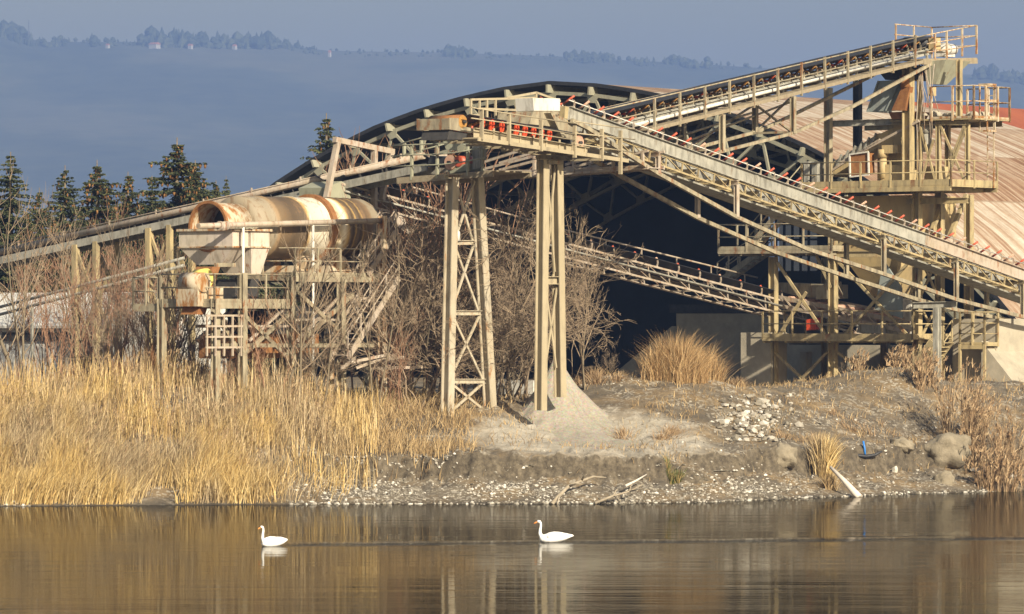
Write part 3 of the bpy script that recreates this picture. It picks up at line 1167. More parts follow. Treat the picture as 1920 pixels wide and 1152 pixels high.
# red frames
fr = MB()
for sg in (-1,):
    ring = [(0.0, -.75, .02), (.07, -.78, .14), (.08, -.80, .32), (.0, -.82, .44), (-.10, -.80, .44), (-.12, -.78, .02)]
    for i in range(6):
        fr.bar(ring[i], ring[(i + 1) % 6], .08, .08, Vector((0, 1, 0)))
fr.bar((0, -.8, .02), (0, .8, .02), .09, .09)
for sg in (-1, 1):
    fr.bar((0, sg * .25, 0.02), (0, sg * .25, .2), .07, .05)
fr.bar((0, .8, .02), (0, .84, .44), .08, .08)
me_f = local_mesh(fr, 'roller_frame', M['roller_red'])
rl = MB().tube([(0, -.26, .2), (0, .26, .2)], .07, 10).tube([(.03, -.28, .21), (.03, -.76, .44)], .07, 10).tube([(.03, .28, .21), (.03, .76, .44)], .07, 10)
me_rl = local_mesh(rl, 'rollers', M['roller_rust'])
mwC = Matrix((eC, (upC.cross(eC)).normalized(), upC)).transposed().to_4x4()
if (mwC.to_3x3() @ Vector((0, 1, 0))).dot(NF) < 0:
    mwC = Matrix((-eC, -(upC.cross(eC)).normalized(), upC)).transposed().to_4x4()
for px in (906, 924, 943, 971, 987, 1003, 1018, 1033):
    k = (nC.q(px, 250) - c0).dot(eC)
    p = c0 + eC * k + NF * WC / 2
    o = put(me_f, 'roller_frame', cC, Matrix.Translation(p) @ mwC)
    r = bpy.data.objects.new('rollers', me_rl)
    C.objects.link(r)
    r.parent = o
belt_strip(cC, M['belt'], c0 - eC * .4, c1 + eC * .1, NF, WC, .30)
drum(cC, M['belt'], nC.q(1086, 268) + NF * .05, NF, WC - .1, .36, 'tail_drum', M['roller_old'])
drum(cC, M['rust'], nC.q(868, 229) + NF * .05, NF, WC - .1, .30, 'head_drum', M['roller_rust'])
mb = MB()
mb.slab([nC.q(843, 221), nC.q(860, 222), nC.q(861, 236), nC.q(888, 241), nC.q(888, 250), nC.q(843, 243)], NF * .05)
mb.slab([x + NF * WC for x in [nC.q(843, 221), nC.q(888, 226), nC.q(888, 250), nC.q(843, 243)]], NF * .05)
mb.slab([nC.q(843, 222) + NF * .06, nC.q(843, 243) + NF * .06, nC.q(843, 243) + NF * (WC - .01), nC.q(843, 222) + NF * (WC - .01)], A * .05)
mb.build('head_housing', M['beige'], cC)
mb = MB()
mb.loft([[nC.q(846, 244) + NF * .1, nC.q(880, 250) + NF * .1, nC.q(880, 250) + NF * 1.5, nC.q(846, 244) + NF * 1.5],
         [nC.q(842, 262) + NF * .1, nC.q(876, 262) + NF * .1, nC.q(876, 262) + NF * 1.5, nC.q(842, 262) + NF * 1.5]])
mb.build('drop_chute', M['dark'], cC)
# walkway along the near side
nCw = nC.off(-.75)
w0, w1 = nCw.q(896, 260), nCw.q(1178, 301)
ew = (w1 - w0).normalized()
mb = MB()
mb.slab([w0, w1, w1 + NF * .72, w0 + NF * .72], Z * .05)
mb.bar(w0 - Z * .02, w1 - Z * .02, .06, .16)
for p in along([w0, w1], 1.2, .1):
    mb.bar(p + NF * .01, p + NF * 2.6, .08, .1)
mb.build('walkway', M['beige_clean'], cC)
mb = MB()
for x, yt, yb in ((902, 206, 262), (953, 215, 271), (1013, 226, 284), (1076, 236, 296), (1127, 242, 302), (1162, 245, 327)):
    a, b = nCw.q(x, yb), nCw.q(x, yt)
    mb.bar(a - NF * .04, b - NF * .04, .16, .09, A)
for line in ([(881, 202), (953, 214), (1074, 232)], [(880, 222), (953, 232), (1074, 252)], [(1074, 228), (1130, 236), (1187, 243)], [(1074, 250), (1187, 262)], [(1074, 270), (1183, 286)], [(953, 244), (1074, 263)]):
    mb.tube([nCw.q(*p) - NF * .1 for p in line], .028, 6)
mb.build('railing', M['beige_clean'], cC)
nCf = nC.off(2.5)
mb = MB()
for x, yt, yb in ((883, 186, 222), (899, 186, 226), (913, 185, 240), (929, 185, 244), (968, 184, 250), (985, 184, 252)):
    mb.bar(nCf.q(x, yb), nCf.q(x, yt), .08, .08, A)
for line in ([(883, 187), (1003, 184)], [(897, 204), (995, 208)], [(883, 216), (900, 217)], [(950, 184), (1005, 174)], [(1005, 174), (1005, 184)], [(1005, 174), (1050, 190)], [(985, 206), (1000, 188)]):
    mb.bar(nCf.q(*line[0]), nCf.q(*line[1]), .09, .09)
p0_, p1_ = nCf.q(883, 252), nCf.q(1000, 262)
mb.slab([p0_, p1_, p1_ - NF * .8, p0_ - NF * .8], Z * .05)
mb.build('far_railing', M['beige_clean'], cC)
mb = MB()
mb.slab([nC.q(1032, 212) - NF * .02, nC.q(1074, 240) - NF * .02, nC.q(1074, 262) - NF * .02, nC.q(1053, 256) - NF * .02], NF * 1.9)
mb.build('feed_box', M['beige'], cC)

# ------------------------------------------------------------------ the tall pillar under it
nP = VP(1018, 203, A)
pil = thing('steel_pillar', 'tall beige two legged pillar with narrow cross bracing standing in the gravel pile', 'pillar', nP.q(1014, 767))
for (xt, xb, yb) in ((1018.5, 1013.5, 770), (1044, 1050.5, 745)):
    mb = MB()
    mb.hsec(nP.q(xb, yb), nP.q(xt, 300), .38, .40, RR, .045)
    mb.build('leg', M['beige_clean'], pil)
mb = MB()
a, b = nP.q(1005, 295), nP.q(1060, 297)
mb.hsec(a, b, .45, .2, Z)
mb.box((a + b) / 2 - Z * .2, A, 1.0, RR, .6, .16)
mb.build('cap_beam', M['beige'], pil)
mb = MB()
mb.hsec(nP.q(1022, 526), nP.q(1047, 526), .3, .34, Z)
mb.build('crossbar', M['beige_clean'], pil)
mb = MB()
for l in (((1023, 540), (1043, 690)), ((1044, 540), (1022, 690)), ((1025, 310), (1040, 510)), ((1041, 310), (1024, 510))):
    mb.bar(nP.q(*l[0]), nP.q(*l[1]), .09, .05, RR)
mb.build('brace', M['beige_clean'], pil)

# ------------------------------------------------------------------ left support tower with rust
nL = VP(875, 204.5, A)
tow = thing('support_tower', 'rusty white two legged lattice tower left of the tall pillar', 'tower', nL.q(838, 774))
for (xt, xb) in ((848, 838.5), (895, 920)):
    MB().hsec(nL.q(xb, 782), nL.q(xt, 333), .40, .42, RR, .05).build('leg', M['cream'], tow)
for (xl, xr, y) in ((850, 887, 455), (845, 901, 587), (841, 908, 715)):
    MB().hsec(nL.q(xl, y), nL.q(xr, y), .2, .2, Z).build('crossbar', M['cream'], tow)
mb = MB()
for l in (((854, 340), (886, 452)), ((890, 340), (852, 452)), ((852, 460), (897, 584)), ((888, 460), (846, 584)), ((848, 592), (905, 712)), ((899, 592), (843, 712)), ((846, 720), (908, 770)), ((904, 720), (848, 770))):
    mb.bar(nL.q(*l[0]), nL.q(*l[1]), .11, .06, RR)
mb.build('brace', M['cream'], tow)
mb = MB()
mb.tube([nL.q(856, 452), nL.q(856, 436), nL.q(854, 430)], [.17, .16, .05], 10)
mb.build('floodlight_box', M['white'], tow)
for (x0, x1, y) in ((833, 863, 331), (882, 920, 327)):
    MB().hsec(nL.q(x0, y), nL.q(x1, y), .4, .18, Z).build('cap_beam', M['beige'], tow)

# ------------------------------------------------------------------ conveyor A: long, rising from the far left to the head platform
nA = VP(875, 206.5, RR)
NA = nA.n                # = A direction
cA = thing('belt_conveyor', 'long low conveyor of pale pipes rising from the left edge past the rusty drum', 'conveyor', nA.q(145, 700))
WA = 1.5


def aline(x, y0, s=-.2275):
    return nA.q(x, y0 + s * x)


mb = MB()
for fo in (0, WA):
    mb.bar(aline(-60, 489, -.2195) + NA * fo, aline(800, 489, -.2195) + NA * fo, .12, .34)
mb.build('lower_beam', M['grey'], cA)
mb = MB()
for fo in (0, WA):
    mb.tube([aline(-60, 473) + NA * fo, aline(795, 473) + NA * fo], .15, 10)
mb.build('upper_pipe', M['pale'], cA)
mb = MB()
for fo in (-.1, WA + .1):
    mb.tube([aline(-60, 463, -.221) + NA * fo, aline(760, 463, -.221) + NA * fo], .03, 6)
    for p in along([aline(-60, 473) + NA * fo, aline(760, 473) + NA * fo], 2.9, .5):
        mb.bar(p, p + Z * .3, .06, .06, RR)
mb.build('handrail', M['pale'], cA)
pA0, pA1 = aline(-60, 480), aline(800, 480)
eA = (pA1 - pA0).normalized()
mb = MB()
for p in along([pA0, pA1], 1.5, .2):
    mb.bar(p - Z * .15, p + Z * .15, .07, .07, RR)
    mb.bar(p - Z * .12, p - Z * .12 + NA * WA, .07, .07)
mb.build('cross_members', M['dark'], cA)
belt_strip(cA, M['belt'], pA0 - Z * .1, pA1 - Z * .1, NA, WA, .05)
moA = idler_meshes(WA - .2, 'A', M['roller_old'], M['dark'], .8)
place_idlers(cA, [p + NA * WA / 2 - Z * .22 for p in along([pA0, pA1], 1.3, .8)], eA, NA, moA)
for x, yt, s in ((145, 459, 1), (283, 428, 1)):
    mb = MB()
    a, b = nA.q(x - 3, yt), nA.q(x + 35, yt - 6)
    g0 = Vector((a.x, a.y, 3.6))
    g1 = Vector((b.x, b.y, 3.6))
    for off in (0, WA):
        mb.bar(g0 + NA * off, a + NA * off, .28, .28, A)
        mb.bar(g1 + NA * off, b + NA * off, .24, .24, A)
        zz = [a.z - .2, a.z - 2.6, a.z - 5]
        for i in range(2):
            for (u0, u1) in ((g0, g1), (g1, g0)):
                mb.bar(Vector((u0.x, u0.y, zz[i])) + NA * off, Vector((u1.x, u1.y, zz[i + 1])) + NA * off, .14, .09, A)
    mb.build('trestle', M['ochre'], cA)
# twin service pipes lower down at the left
tp = thing('service_pipe', 'pair of thin pipes slanting up below the long left conveyor', 'pipes', nA.q(100, 700))
mb = MB()
nAp = nA.off(-.6)
for dy in (0, 14):
    mb.tube([nAp.q(-60, 592 + dy), nAp.q(345, 484 + dy)], .07, 8)
for x in (20, 130, 240, 335):
    a = nAp.q(x, 592 - (x + 60) * .2667)
    mb.bar(a, a - Z * .33, .06, .06, A)
mb.build('pipe', M['grey'], tp)
mb = MB()
for x in (60, 250):
    a = nAp.q(x, 604 - (x + 60) * .2667)
    mb.bar(Vector((a.x, a.y, 3.5)), a, .1, .1, A)
mb.build('post', M['grey'], tp)

# head platform of A
nH = VP(875, 204.3, RR)
hp = thing('head_platform', 'small railed platform with a yellowish chute on top of the rusty white tower', 'platform', nH.q(860, 330))
k0, k1 = nH.q(745, 336), nH.q(925, 322)
mb = MB()
mb.slab([k0, k1, k1 + A * 2.6, k0 + A * 2.6], Z * .06)
mb.bar(k0 - Z * .08, k1 - Z * .08, .1, .26)
mb.bar(k0 - Z * .08 + A * 2.6, k1 - Z * .08 + A * 2.6, .1, .26)
mb.build('deck', M['wood'], hp)
mb = MB()
posts = ((772, 273, 338), (820, 271, 335), (877, 265, 330), (905, 279, 322), (790, 263, 320), (758, 274, 326))
for i, (x, yt, yb) in enumerate(posts):
    pl = nH if i < 4 else nH.off(2.5)
    mb.bar(pl.q(x, yb), pl.q(x, yt), .13, .09, RR)
for line in ([(736, 274), (772, 272), (820, 270), (850, 268), (893, 260)], [(736, 293), (772, 291), (820, 290), (860, 286), (903, 278)], [(736, 313), (775, 311), (830, 309), (870, 304), (912, 296)]):
    mb.tube([nH.q(*p) - NA * .08 for p in line], .032, 6)
for line in ([(736, 274), (790, 259), (821, 254)], [(736, 296), (790, 282), (835, 270)]):
    mb.tube([nH.off(2.5).q(*p) for p in line], .032, 6)
mb.build('railing', M['green'], hp)
nH1 = nH.off(.8)
mb = MB()
mb.loft([[nH1.q(828, 256), nH1.q(872, 272), nH1.q(872, 270) + NA * 1.2, nH1.q(828, 256) + NA * 1.2],
         [nH1.q(836, 280), nH1.q(866, 285), nH1.q(866, 285) + NA * 1.0, nH1.q(836, 280) + NA * 1.0]])
mb.build('chute_pan', M['green'], hp)
mb = MB()
mb.slab([nH1.q(836, 313), nH1.q(877, 307), nH1.q(877, 320), nH1.q(842, 326)], NA * 1.1)
mb.build('guard_box', M['green'], hp)
drum(hp, M['rust'], nH1.q(845, 305), NA, 1.2, .34, 'pulley', M['roller_old'])
drum(hp, M['roller'], nH1.q(860, 303), NA, 1.1, .24, 'small_pulley', M['roller'])
mb = MB()
mb.slab([nH1.q(806, 292), nH1.q(842, 296), nH1.q(842, 308), nH1.q(800, 314)], NA * 1.2)
mb.build('belt', M['belt'], hp)
mb = MB()
for i in range(6):
    x = 887 + i * 2.1
    mb.slab([nH1.q(x, 280), nH1.q(x + 1.3, 280), nH1.q(x + 1.3, 300), nH1.q(x, 300)], NA * .5)
mb.slab([nH1.q(882, 262), nH1.q(892, 262), nH1.q(892, 274), nH1.q(882, 274)], NA * .5)
mb.slab([nH1.q(886, 274), nH1.q(900, 274), nH1.q(900, 316), nH1.q(886, 318)], NA * .3)
mb.build('motor', M['grey'], hp)

# pipe bridge running from the platform past the pillar to the right
nG = VP(875, 214, RR)
br = thing('pipe_bridge', 'low lattice walkway bridge passing behind the two support legs', 'bridge', nG.q(960, 340))
mb = MB()
for fo in (0, 1.2):
    for line in ([(690, 342), (1000, 330), (1215, 315)], [(905, 322), (1000, 321), (1215, 312)], [(1060, 316), (1215, 283)], [(1060, 309), (1160, 284)], [(905, 318), (1010, 291)], [(905, 305), (1010, 272)]):
        for a, b in zip(line[:-1], line[1:]):
            mb.bar(nG.q(*a) + NA * fo, nG.q(*b) + NA * fo, .07, .11)
    for x, y0_, y1_ in ((923, 319, 333), (1002, 290, 330), (1076, 296, 322), (1150, 284, 318), (1205, 286, 314)):
        mb.bar(nG.q(x, y0_) + NA * fo, nG.q(x, y1_) + NA * fo, .12, .12, A)
a, b = nG.q(690, 341), nG.q(1215, 314)
mb.slab([a, b, b + NA * 1.2, a + NA * 1.2], -Z * .04)
mb.build('truss', M['pale'], br)

# ------------------------------------------------------------------ conveyor E: lattice conveyor falling into the tower
nE = VP(1450, 236.5, A)
cE = thing('belt_conveyor', 'slender lattice conveyor with a handrail passing behind both support legs', 'conveyor', nE.q(1057, 700))
WE = 1.5
E0, E1 = nE.q(640, 345), nE.q(1640, 610)
F0, F1 = nE.q(650, 376), nE.q(1640, 634)
mb = MB()
for fo in (0, WE):
    lattice(mb, (E0 + NF * fo, E1 + NF * fo), (F0 + NF * fo, F1 + NF * fo), 26, .09, .05)
for i in range(25):
    a = lerp(F0, F1, i / 24)
    mb.bar(a, a + NF * WE, .07, .07)
mb.build('truss', M['pale'], cE)
eE = (E1 - E0).normalized()
mb = MB()
mb.tube([lerp(E0, F0, .45) - NF * .1, lerp(E1, F1, .45) - NF * .1], .05, 8)
mb.build('side_pipe', M['grey'], cE)
belt_strip(cE, M['belt'], E0, E1, NF, WE, .18)
moE = idler_meshes(WE - .2, 'E', M['roller'], M['pale'], .95)
moE2 = idler_meshes(WE - .2, 'E2', M['roller_old'], M['pale'], .95)
place_idlers(cE, [p + NF * WE / 2 for p in along([E0, E1], 1.75, .9)], eE, NF, moE, 3, (1, moE2[1]))
nEw = nE.off(WE + .7)
mb = MB()
hh = [nEw.q(*p) for p in [(700, 331), (840, 370), (1057, 431), (1349, 503), (1420, 521)]]
mb.tube(hh, .045, 6)
for p in along(hh, 2.9, .2):
    mb.bar(p, p - Z * 1.0, .05, .05, A)
mb.build('handrail', M['pale'], cE)
mb = MB()
a0, a1 = E0 + NF * WE - Z * .1, E1 + NF * WE - Z * .1
mb.slab([a0, a1, a1 + NF * .75, a0 + NF * .75], -Z * .05)
mb.build('walkway', M['wood'], cE)
mb = MB()
mb.slab([nE.q(612, 352), nE.q(640, 340), nE.q(662, 352), nE.q(655, 382), nE.q(614, 372)], NF * 1.6)
mb.build('tail_box', M['green'], cE)
mb = MB()
mb.loft([[nE.q(724, 410), nE.q(748, 398), nE.q(748, 398) + NF, nE.q(724, 410) + NF], [nE.q(766, 440), nE.q(778, 436), nE.q(778, 436) + NF, nE.q(766, 440) + NF]])
mb.build('spill_plate', M['pale'], cE)

# ================================================================== conveyor D: black belt rising to the tower head
nDw = VP(1760, 232, A)
nD = nDw.off(.85)
cD = thing('belt_conveyor', 'high conveyor with a black belt and handrail rising to the tower head', 'conveyor', nD.q(1420, 735))
WD = 1.5
d0, d1 = nD.q(1122, 222), nD.q(1745, 76)
eD = (d1 - d0).normalized()
upD = NF.cross(eD).normalized()
upD = upD if upD.z > 0 else -upD
for fo in (0, WD):
    mb = MB()
    a, b = d0 + NF * fo - upD * .42, d1 + NF * fo - upD * .42
    mb.bar(a - upD * .10, b - upD * .10, .05, .30, upD)
    mb.bar(a - NF * .05, b - NF * .05, .14, .04, upD)
    for p in along([a, b], 1.55, .4):
        mb.bar(p + upD * .08, p - upD * .5, .10, .08, A)
    mb.build('stringer', M['grey'], cD)
belt_strip(cD, M['belt'], d0 - upD * .24, d1 - upD * .24, NF, WD, .16, .05)
mb = MB()
r0, r1 = d0 - upD * .62, d1 - upD * .62
mb.slab([r0 + NF * .2, r1 + NF * .2, r1 + NF * 1.3, r0 + NF * 1.3], upD * .03)
mb.build('return_belt', M['belt'], cD)
moD = idler_meshes(WD - .2, 'D', M['roller_rust'], M['beige'])
moD2 = idler_meshes(WD - .2, 'D2', M['roller'], M['beige'])
place_idlers(cD, [p + NF * WD / 2 - upD * .38 for p in along([d0, d1], 1.12, .5)], eD, NF, moD, 5, (2, moD2[1]))
g0, g1 = nDw.q(1215, 245), nDw.q(1735, 115)
mb = MB()
mb.slab([g0, g1, g1 + NF * .85, g0 + NF * .85], Z * .05)
mb.bar(g0 + Z * .0, g1 + Z * .0, .06, .16)
mb.bar(g0 - Z * .1 + NF * 2.4, g1 - Z * .1 + NF * 2.4, .1, .16)
for p in along([g0, g1], 1.4, .2):
    mb.bar(p - Z * .06, p + NF * 2.4 - Z * .06, .08, .12)
mb.build('walkway', M['wood'], cD)
mb = MB()
ed = (g1 - g0).normalized()
for p in along([g0, g1], 1.95, .5):
    mb.bar(p - Z * .18, p + Z * 1.38, .11, .07, A)
    q = p + ed * .95
    mb.bar(q + NF * .6, q + NF * .6 + Z * .75, .07, .07, A)
h0, h1 = nDw.q(1121, 209), nDw.q(1738, 66)
mb.tube([h0, h1], .035, 6)
mb.tube([nDw.q(1150, 226), g1 + Z * .66], .028, 6)
h2, h3 = nDw.off(2.4).q(1118, 206), nDw.off(2.4).q(1700, 73)
mb.tube([h2, h3], .03, 6)
for p in along([h2, h3], 2.0, .5):
    mb.bar(p, p - Z * 1.2, .06, .06, A)
mb.build('railing', M['beige'], cD)
mb = MB()
mb.tube([nDw.q(1205, 235) + NF * .5, nDw.q(1735, 101) + NF * .5], .085, 8)
mb.build('cable_pipe', M['white'], cD)
nDf = nDw.off(2.3)
mb = MB()
for x, yt, yb in ((1354, 215, 283), (1487, 181, 251)):
    mb.hsec(nDw.q(x, yb), nDw.q(x, yt), .2, .24, RR)
for x, yt, yb in ((1281, 226, 279), (1416, 194, 249), (1240, 236, 265)):
    mb.hsec(nDf.q(x, yb), nDf.q(x, yt), .2, .24, RR)
for pl, pts_ in ((nDw, [(1240, 314), (1330, 290), (1487, 250), (1600, 199), (1746, 120)]), (nDf, [(1180, 305), (1292, 281), (1420, 247), (1480, 219), (1640, 140)])):
    Lc = [pl.q(*p) for p in pts_]
    for a, b in zip(Lc[:-1], Lc[1:]):
        mb.bar(a, b, .13, .14)
for pl, a, b in ((nDf, (1256, 262), (1409, 212)), (nDf, (1276, 270), (1484, 191)), (nDf, (1416, 196), (1487, 250)), (nDf, (1416, 247), (1480, 186)), (nDf, (1290, 278), (1409, 200))):
    mb.bar(pl.q(*a), pl.q(*b), .10, .08)
for x in (1354, 1487):
    a = nDw.q(x, 281 if x < 1400 else 248)
    mb.bar(a, a + NF * 2.3, .1, .1)
mb.build('under_truss', M['beige'], cD)
# drive at the head
nDh = nD.off(.2)
drum(cD, M['belt'], nD.q(1746, 82), NF, WD, .36, 'head_drum', M['rust'])
mb = MB()
mb.slab([nD.q(1738, 72) - NF * .1, nD.q(1749, 72) - NF * .1, nD.q(1749, 94) - NF * .1, nD.q(1738, 94) - NF * .1], -NF * .35)
mb.build('bearing_block', M['machine'], cD)
mb = MB()
cm = nD.q(1762, 92) - NF * .15
mb.tube([cm, cm + A * .42], [.30, .30], 12)
mb.tube([cm + A * .42, cm + A * .5, cm + A * 1.0, cm + A * 1.12], [.24, .27, .27, .18], 14)
mb.box(cm + A * .3 - Z * .3, A, .9, RR, .5, .16)
mb.tube([cm - RR * .35, cm + RR * .35], .2, 12)
mb.build('drive_motor', M['white'], cD)
k0, k1 = nDw.q(1731, 113), nDw.q(1832, 103)
k1.z = k0.z + .25
mb = MB()
mb.slab([k0, k1, k1 + NF * 2.6, k0 + NF * 2.6], Z * .07)
mb.bar(k0 - Z * .1, k1 - Z * .1, .08, .24)
mb.build('head_deck', M['wood'], cD)
mb = MB()
for x, yt, yb in ((1753, 63, 113), (1775, 59, 110), (1804, 54, 106), (1831, 48, 102)):
    mb.bar(nDw.q(x, yb), nDw.q(x, yt), .09, .07, A)
e1 = nDw.q(1831, 48)
f1 = nDw.q(1831, 102)
nb = nDw.off(2.6)
fl = f1 + NF * 2.6
for z_ in (1.0, .64, .3):
    a = lerp(f1, e1, z_)
    mb.tube([nDw.q(1738, 66 + (1 - z_) * 46), lerp(f1, e1, z_)], .03, 6)
    mb.tube([a, a + NF * 2.6], .03, 6)
    mb.tube([a + NF * 2.6, a + NF * 2.6 - A * 3.3], .03, 6)
for k in (0, 1.6, 3.2):
    p = fl - A * k
    mb.bar(p - Z * .1, p + (e1 - f1), .07, .07, A)
mb.build('head_railing', M['rusty'], cD)

# ================================================================== the crusher tower
nTL = VP(1720, 231.5, RR)
nTR = VP(1720, 231.5, A)
tw = thing('crusher_tower', 'tall ochre steel plant tower with three railed decks and bins at the right', 'tower', nTL.q(1600, 742))


def flat(pl, x0, x1, y):
    b = pl.q(x1, y)
    a = pl.q(x0, y)
    a.z = b.z
    return a, b


def col(pl, x, yt, yb, wdt=.34, mat_='ochre', name='column', fd=RR, off=None):
    a, b = pl.q(x, yb), pl.q(x, yt)
    b.x, b.y = a.x, a.y
    if off is not None:
        a, b = a + off, b + off
    return MB().hsec(a, b, wdt, wdt + .03, fd, .035).build(name, M[mat_], tw)


col(nTL, 1450, 482, 756)
col(nTL, 1562, 374, 756)
col(nTL, 1720, 362, 760)
col(nTR, 1762, 360, 760)
for x, yt in ((1450, 482), (1562, 374), (1720, 362)):
    col(nTL, x, yt, 756, .34, 'ochre', 'column', RR, A * 4.6)
mb = MB()
for l in [((1458, 492), (1552, 632)), ((1513, 548), (1460, 632)), ((1455, 662), (1542, 745)), ((1553, 660), (1468, 748)), ((1572, 662), (1664, 724)), ((1712, 664), (1612, 744)),
          ((1572, 490), (1706, 632)), ((1712, 484), (1582, 632)), ((1532, 480), (1560, 540)), ((1570, 465), (1590, 445))]:
    mb.bar(nTL.q(*l[0]) - A * .05, nTL.q(*l[1]) - A * .05, .14, .09, A)
for l in [((1724, 480), (1760, 560)), ((1760, 480), (1724, 560)), ((1724, 570), (1758, 640)), ((1758, 570), (1724, 640))]:
    mb.bar(nTR.q(*l[0]), nTR.q(*l[1]), .12, .08, RR)
mb.build('brace', M['ochre'], tw)


def deck(pl, x0, x1, y, depth, mt='beige', th=.07, beam=.24, rail=True, step=1.7, toe=.14, ends=(1, 1), h=None, rightface=0, name='deck'):
    a, b = flat(pl, x0, x1, y)
    mb = MB()
    mb.slab([a, b, b + A * depth, a + A * depth], -Z * th)
    mb.bar(a - Z * (th + beam / 2), b - Z * (th + beam / 2), .1, beam)
    mb.bar(a - Z * (th + beam / 2) + A * depth, b - Z * (th + beam / 2) + A * depth, .1, beam)
    for k in range(int((b - a).length / 1.3) + 1):
        p = a + RR * (1.3 * k + .05) - Z * (th + .1)
        mb.bar(p, p + A * depth, .08, .18)
    o = mb.build(name, M[mt], tw)
    pts = [a, b]
    if ends[0]:
        pts = [a + A * depth] + pts
    if ends[1]:
        pts = pts + [b + A * depth]
    if rail:
        railing(tw, M[mt], pts, h or 1.25, step, toe, .03, .08)
    return a, b


deck(nTL.off(-.9), 1430, 1711, 634, 5.6, 'ochre', h=1.3, toe=.2, beam=.1)
deck(nTL.off(-.9), 1347, 1560, 468, 3.2, 'beige', h=1.28, toe=.2, beam=.1)
nU = VP(1783, 228.6, RR)
ua, ub = deck(nU, 1503, 1783, 347, 4.1, 'ochre', h=1.2, step=1.75, toe=.28, beam=.2, ends=(1, 1))
a, b = flat(nTL.off(-.2), 1562, 1690, 476)
MB().hsec(a, b, .2, .3, Z).build('beam', M['ochre'], tw)
a, b = flat(nTL, 1700, 1815, 372)
MB().hsec(a - Z * .1, b - Z * .1, .2, .28, Z).build('beam', M['ochre'], tw)
mb = MB()
for x0, y0, x1, y1 in ((1745, 440, 1772, 366), (1780, 445, 1812, 366)):
    mb.bar(nTR.q(x0, y0), nTR.q(x1, y1), .18, .2, RR)
mb.build('knee_brace', M['ochre'], tw)

# upper frame
col(nTL, 1553, 165, 352, .3, 'beige')
col(nTL, 1703, 122, 352, .42, 'ochre', 'column', RR)
col(nTL.off(2.5), 1608, 150, 352, .32, 'dark')
nV = VP(1800, 230.5, RR)
for x, yt, yb, w_ in ((1724.5, 150, 350, .2), (1759.5, 228, 350, .2), (1814, 232, 350, .18)):
    col(nV, x, yt, yb, w_, 'ochre')
col(nV.off(2.2), 1777, 232, 350, .2, 'ochre')
a, b = flat(nV, 1557, 1816, 229)
c_, d_ = flat(nV, 1557, 1672, 229)
MB().hsec(c_, d_, .25, .30, Z).build('beam', M['grey'], tw)
MB().hsec(d_, b, .25, .30, Z).build('beam', M['ochre'], tw)
MB().hsec(a + A * 3, b + A * 3, .2, .26, Z).build('beam', M['ochre'], tw)
mb = MB()
for l in [((1726, 236), (1757, 345)), ((1764, 234), (1812, 345)), ((1810, 234), (1784, 300)), ((1752, 262), (1728, 340)), ((1774, 345), (1812, 240))]:
    mb.bar(nV.q(*l[0]) - A * .06, nV.q(*l[1]) - A * .06, .11, .08, A)
mb.build('brace', M['ochre'], tw)
# top deck with ladder cage
a, b = flat(nV.off(-.3), 1668, 1826, 221)
mb = MB()
mb.slab([a, b, b + A * 3.2, a + A * 3.2], -Z * .07)
mb.build('deck', M['ochre'], tw)
m0 = lerp(a, b, .5)
railing(tw, M['rusty'], [m0, b, b + A * 3.2, m0 + A * 3.2], 1.55, 1.1, .1, .03, .09)
col(nV.off(-.1), 1798.5, 112, 226, .22, 'ochre')
nLd = VP(1843, 231, RR)
mb = MB()
for x in (1837, 1851):
    p0_, p1_ = nLd.q(x, 158), nLd.q(x, 247)
    mb.bar(p0_, Vector((p0_.x, p0_.y, p1_.z)), .06, .06, A)
    mb.bar(p0_ + A * .7, Vector((p0_.x, p0_.y, p1_.z)) + A * .7, .05, .05, A)
for y in (159, 189, 219, 246):
    p0_, p1_ = nLd.q(1835, y), nLd.q(1853, y)
    p1_.z = p0_.z
    for u_, v_ in ((p0_, p1_), (p1_, p1_ + A * .7), (p1_ + A * .7, p0_ + A * .7), (p0_ + A * .7, p0_)):
        mb.bar(u_, v_, .05, .09)
for k in range(10):
    p0_, p1_ = nLd.q(1837, 162 + k * 17), nLd.q(1851, 162 + k * 17)
    p1_.z = p0_.z
    mb.bar(p0_ + A * .7, p1_ + A * .7, .04, .04)
p0_ = nLd.q(1837, 158)
for dx in (0, .35):
    q = p0_ + A * .7 + RR * dx
    mb.bar(q, q - Z * 5.0, .05, .05, A)
mb.build('ladder_cage', M['rusty'], tw)

# big sheet hopper and rust chute under the belt head
nS3 = nV.off(-.4)
mb = MB()
mb.slab([nS3.q(1648, 152), nS3.q(1708, 149), nS3.q(1680, 208), nS3.q(1627, 210)], A * .05)
mb.slab([nS3.q(1648, 152), nS3.q(1627, 210), nS3.q(1627, 210) + A * 2, nS3.q(1648, 152) + A * 2], RR * .04)
for (x0, y0, x1, y1) in ((1648, 152, 1627, 210), (1690, 150, 1662, 208)):
    mb.bar(nS3.q(x0, y0) - A * .05, nS3.q(x1, y1) - A * .05, .06, .08, A)
mb.build('sheet_hopper', M['bluegrey'], tw)
mb = MB()
mb.slab([nS3.q(1700, 160), nS3.q(1713, 164), nS3.q(1704, 208), nS3.q(1679, 208)], -A * .35)
mb.tube([nS3.q(1700, 142) - A * .2, nS3.q(1703, 165) - A * .2], .26, 12)
mb.build('rust_chute', M['rust'], tw)
mb = MB()
mb.loft([[nS3.q(1645, 132), nS3.q(1712, 122), nS3.q(1712, 122) + A * 2.2, nS3.q(1645, 132) + A * 2.2],
         [nS3.q(1660, 150), nS3.q(1708, 150), nS3.q(1708, 150) + A * 1.8, nS3.q(1660, 150) + A * 1.8]])
mb.build('receiving_hopper', M['dark'], tw)
mb = MB()
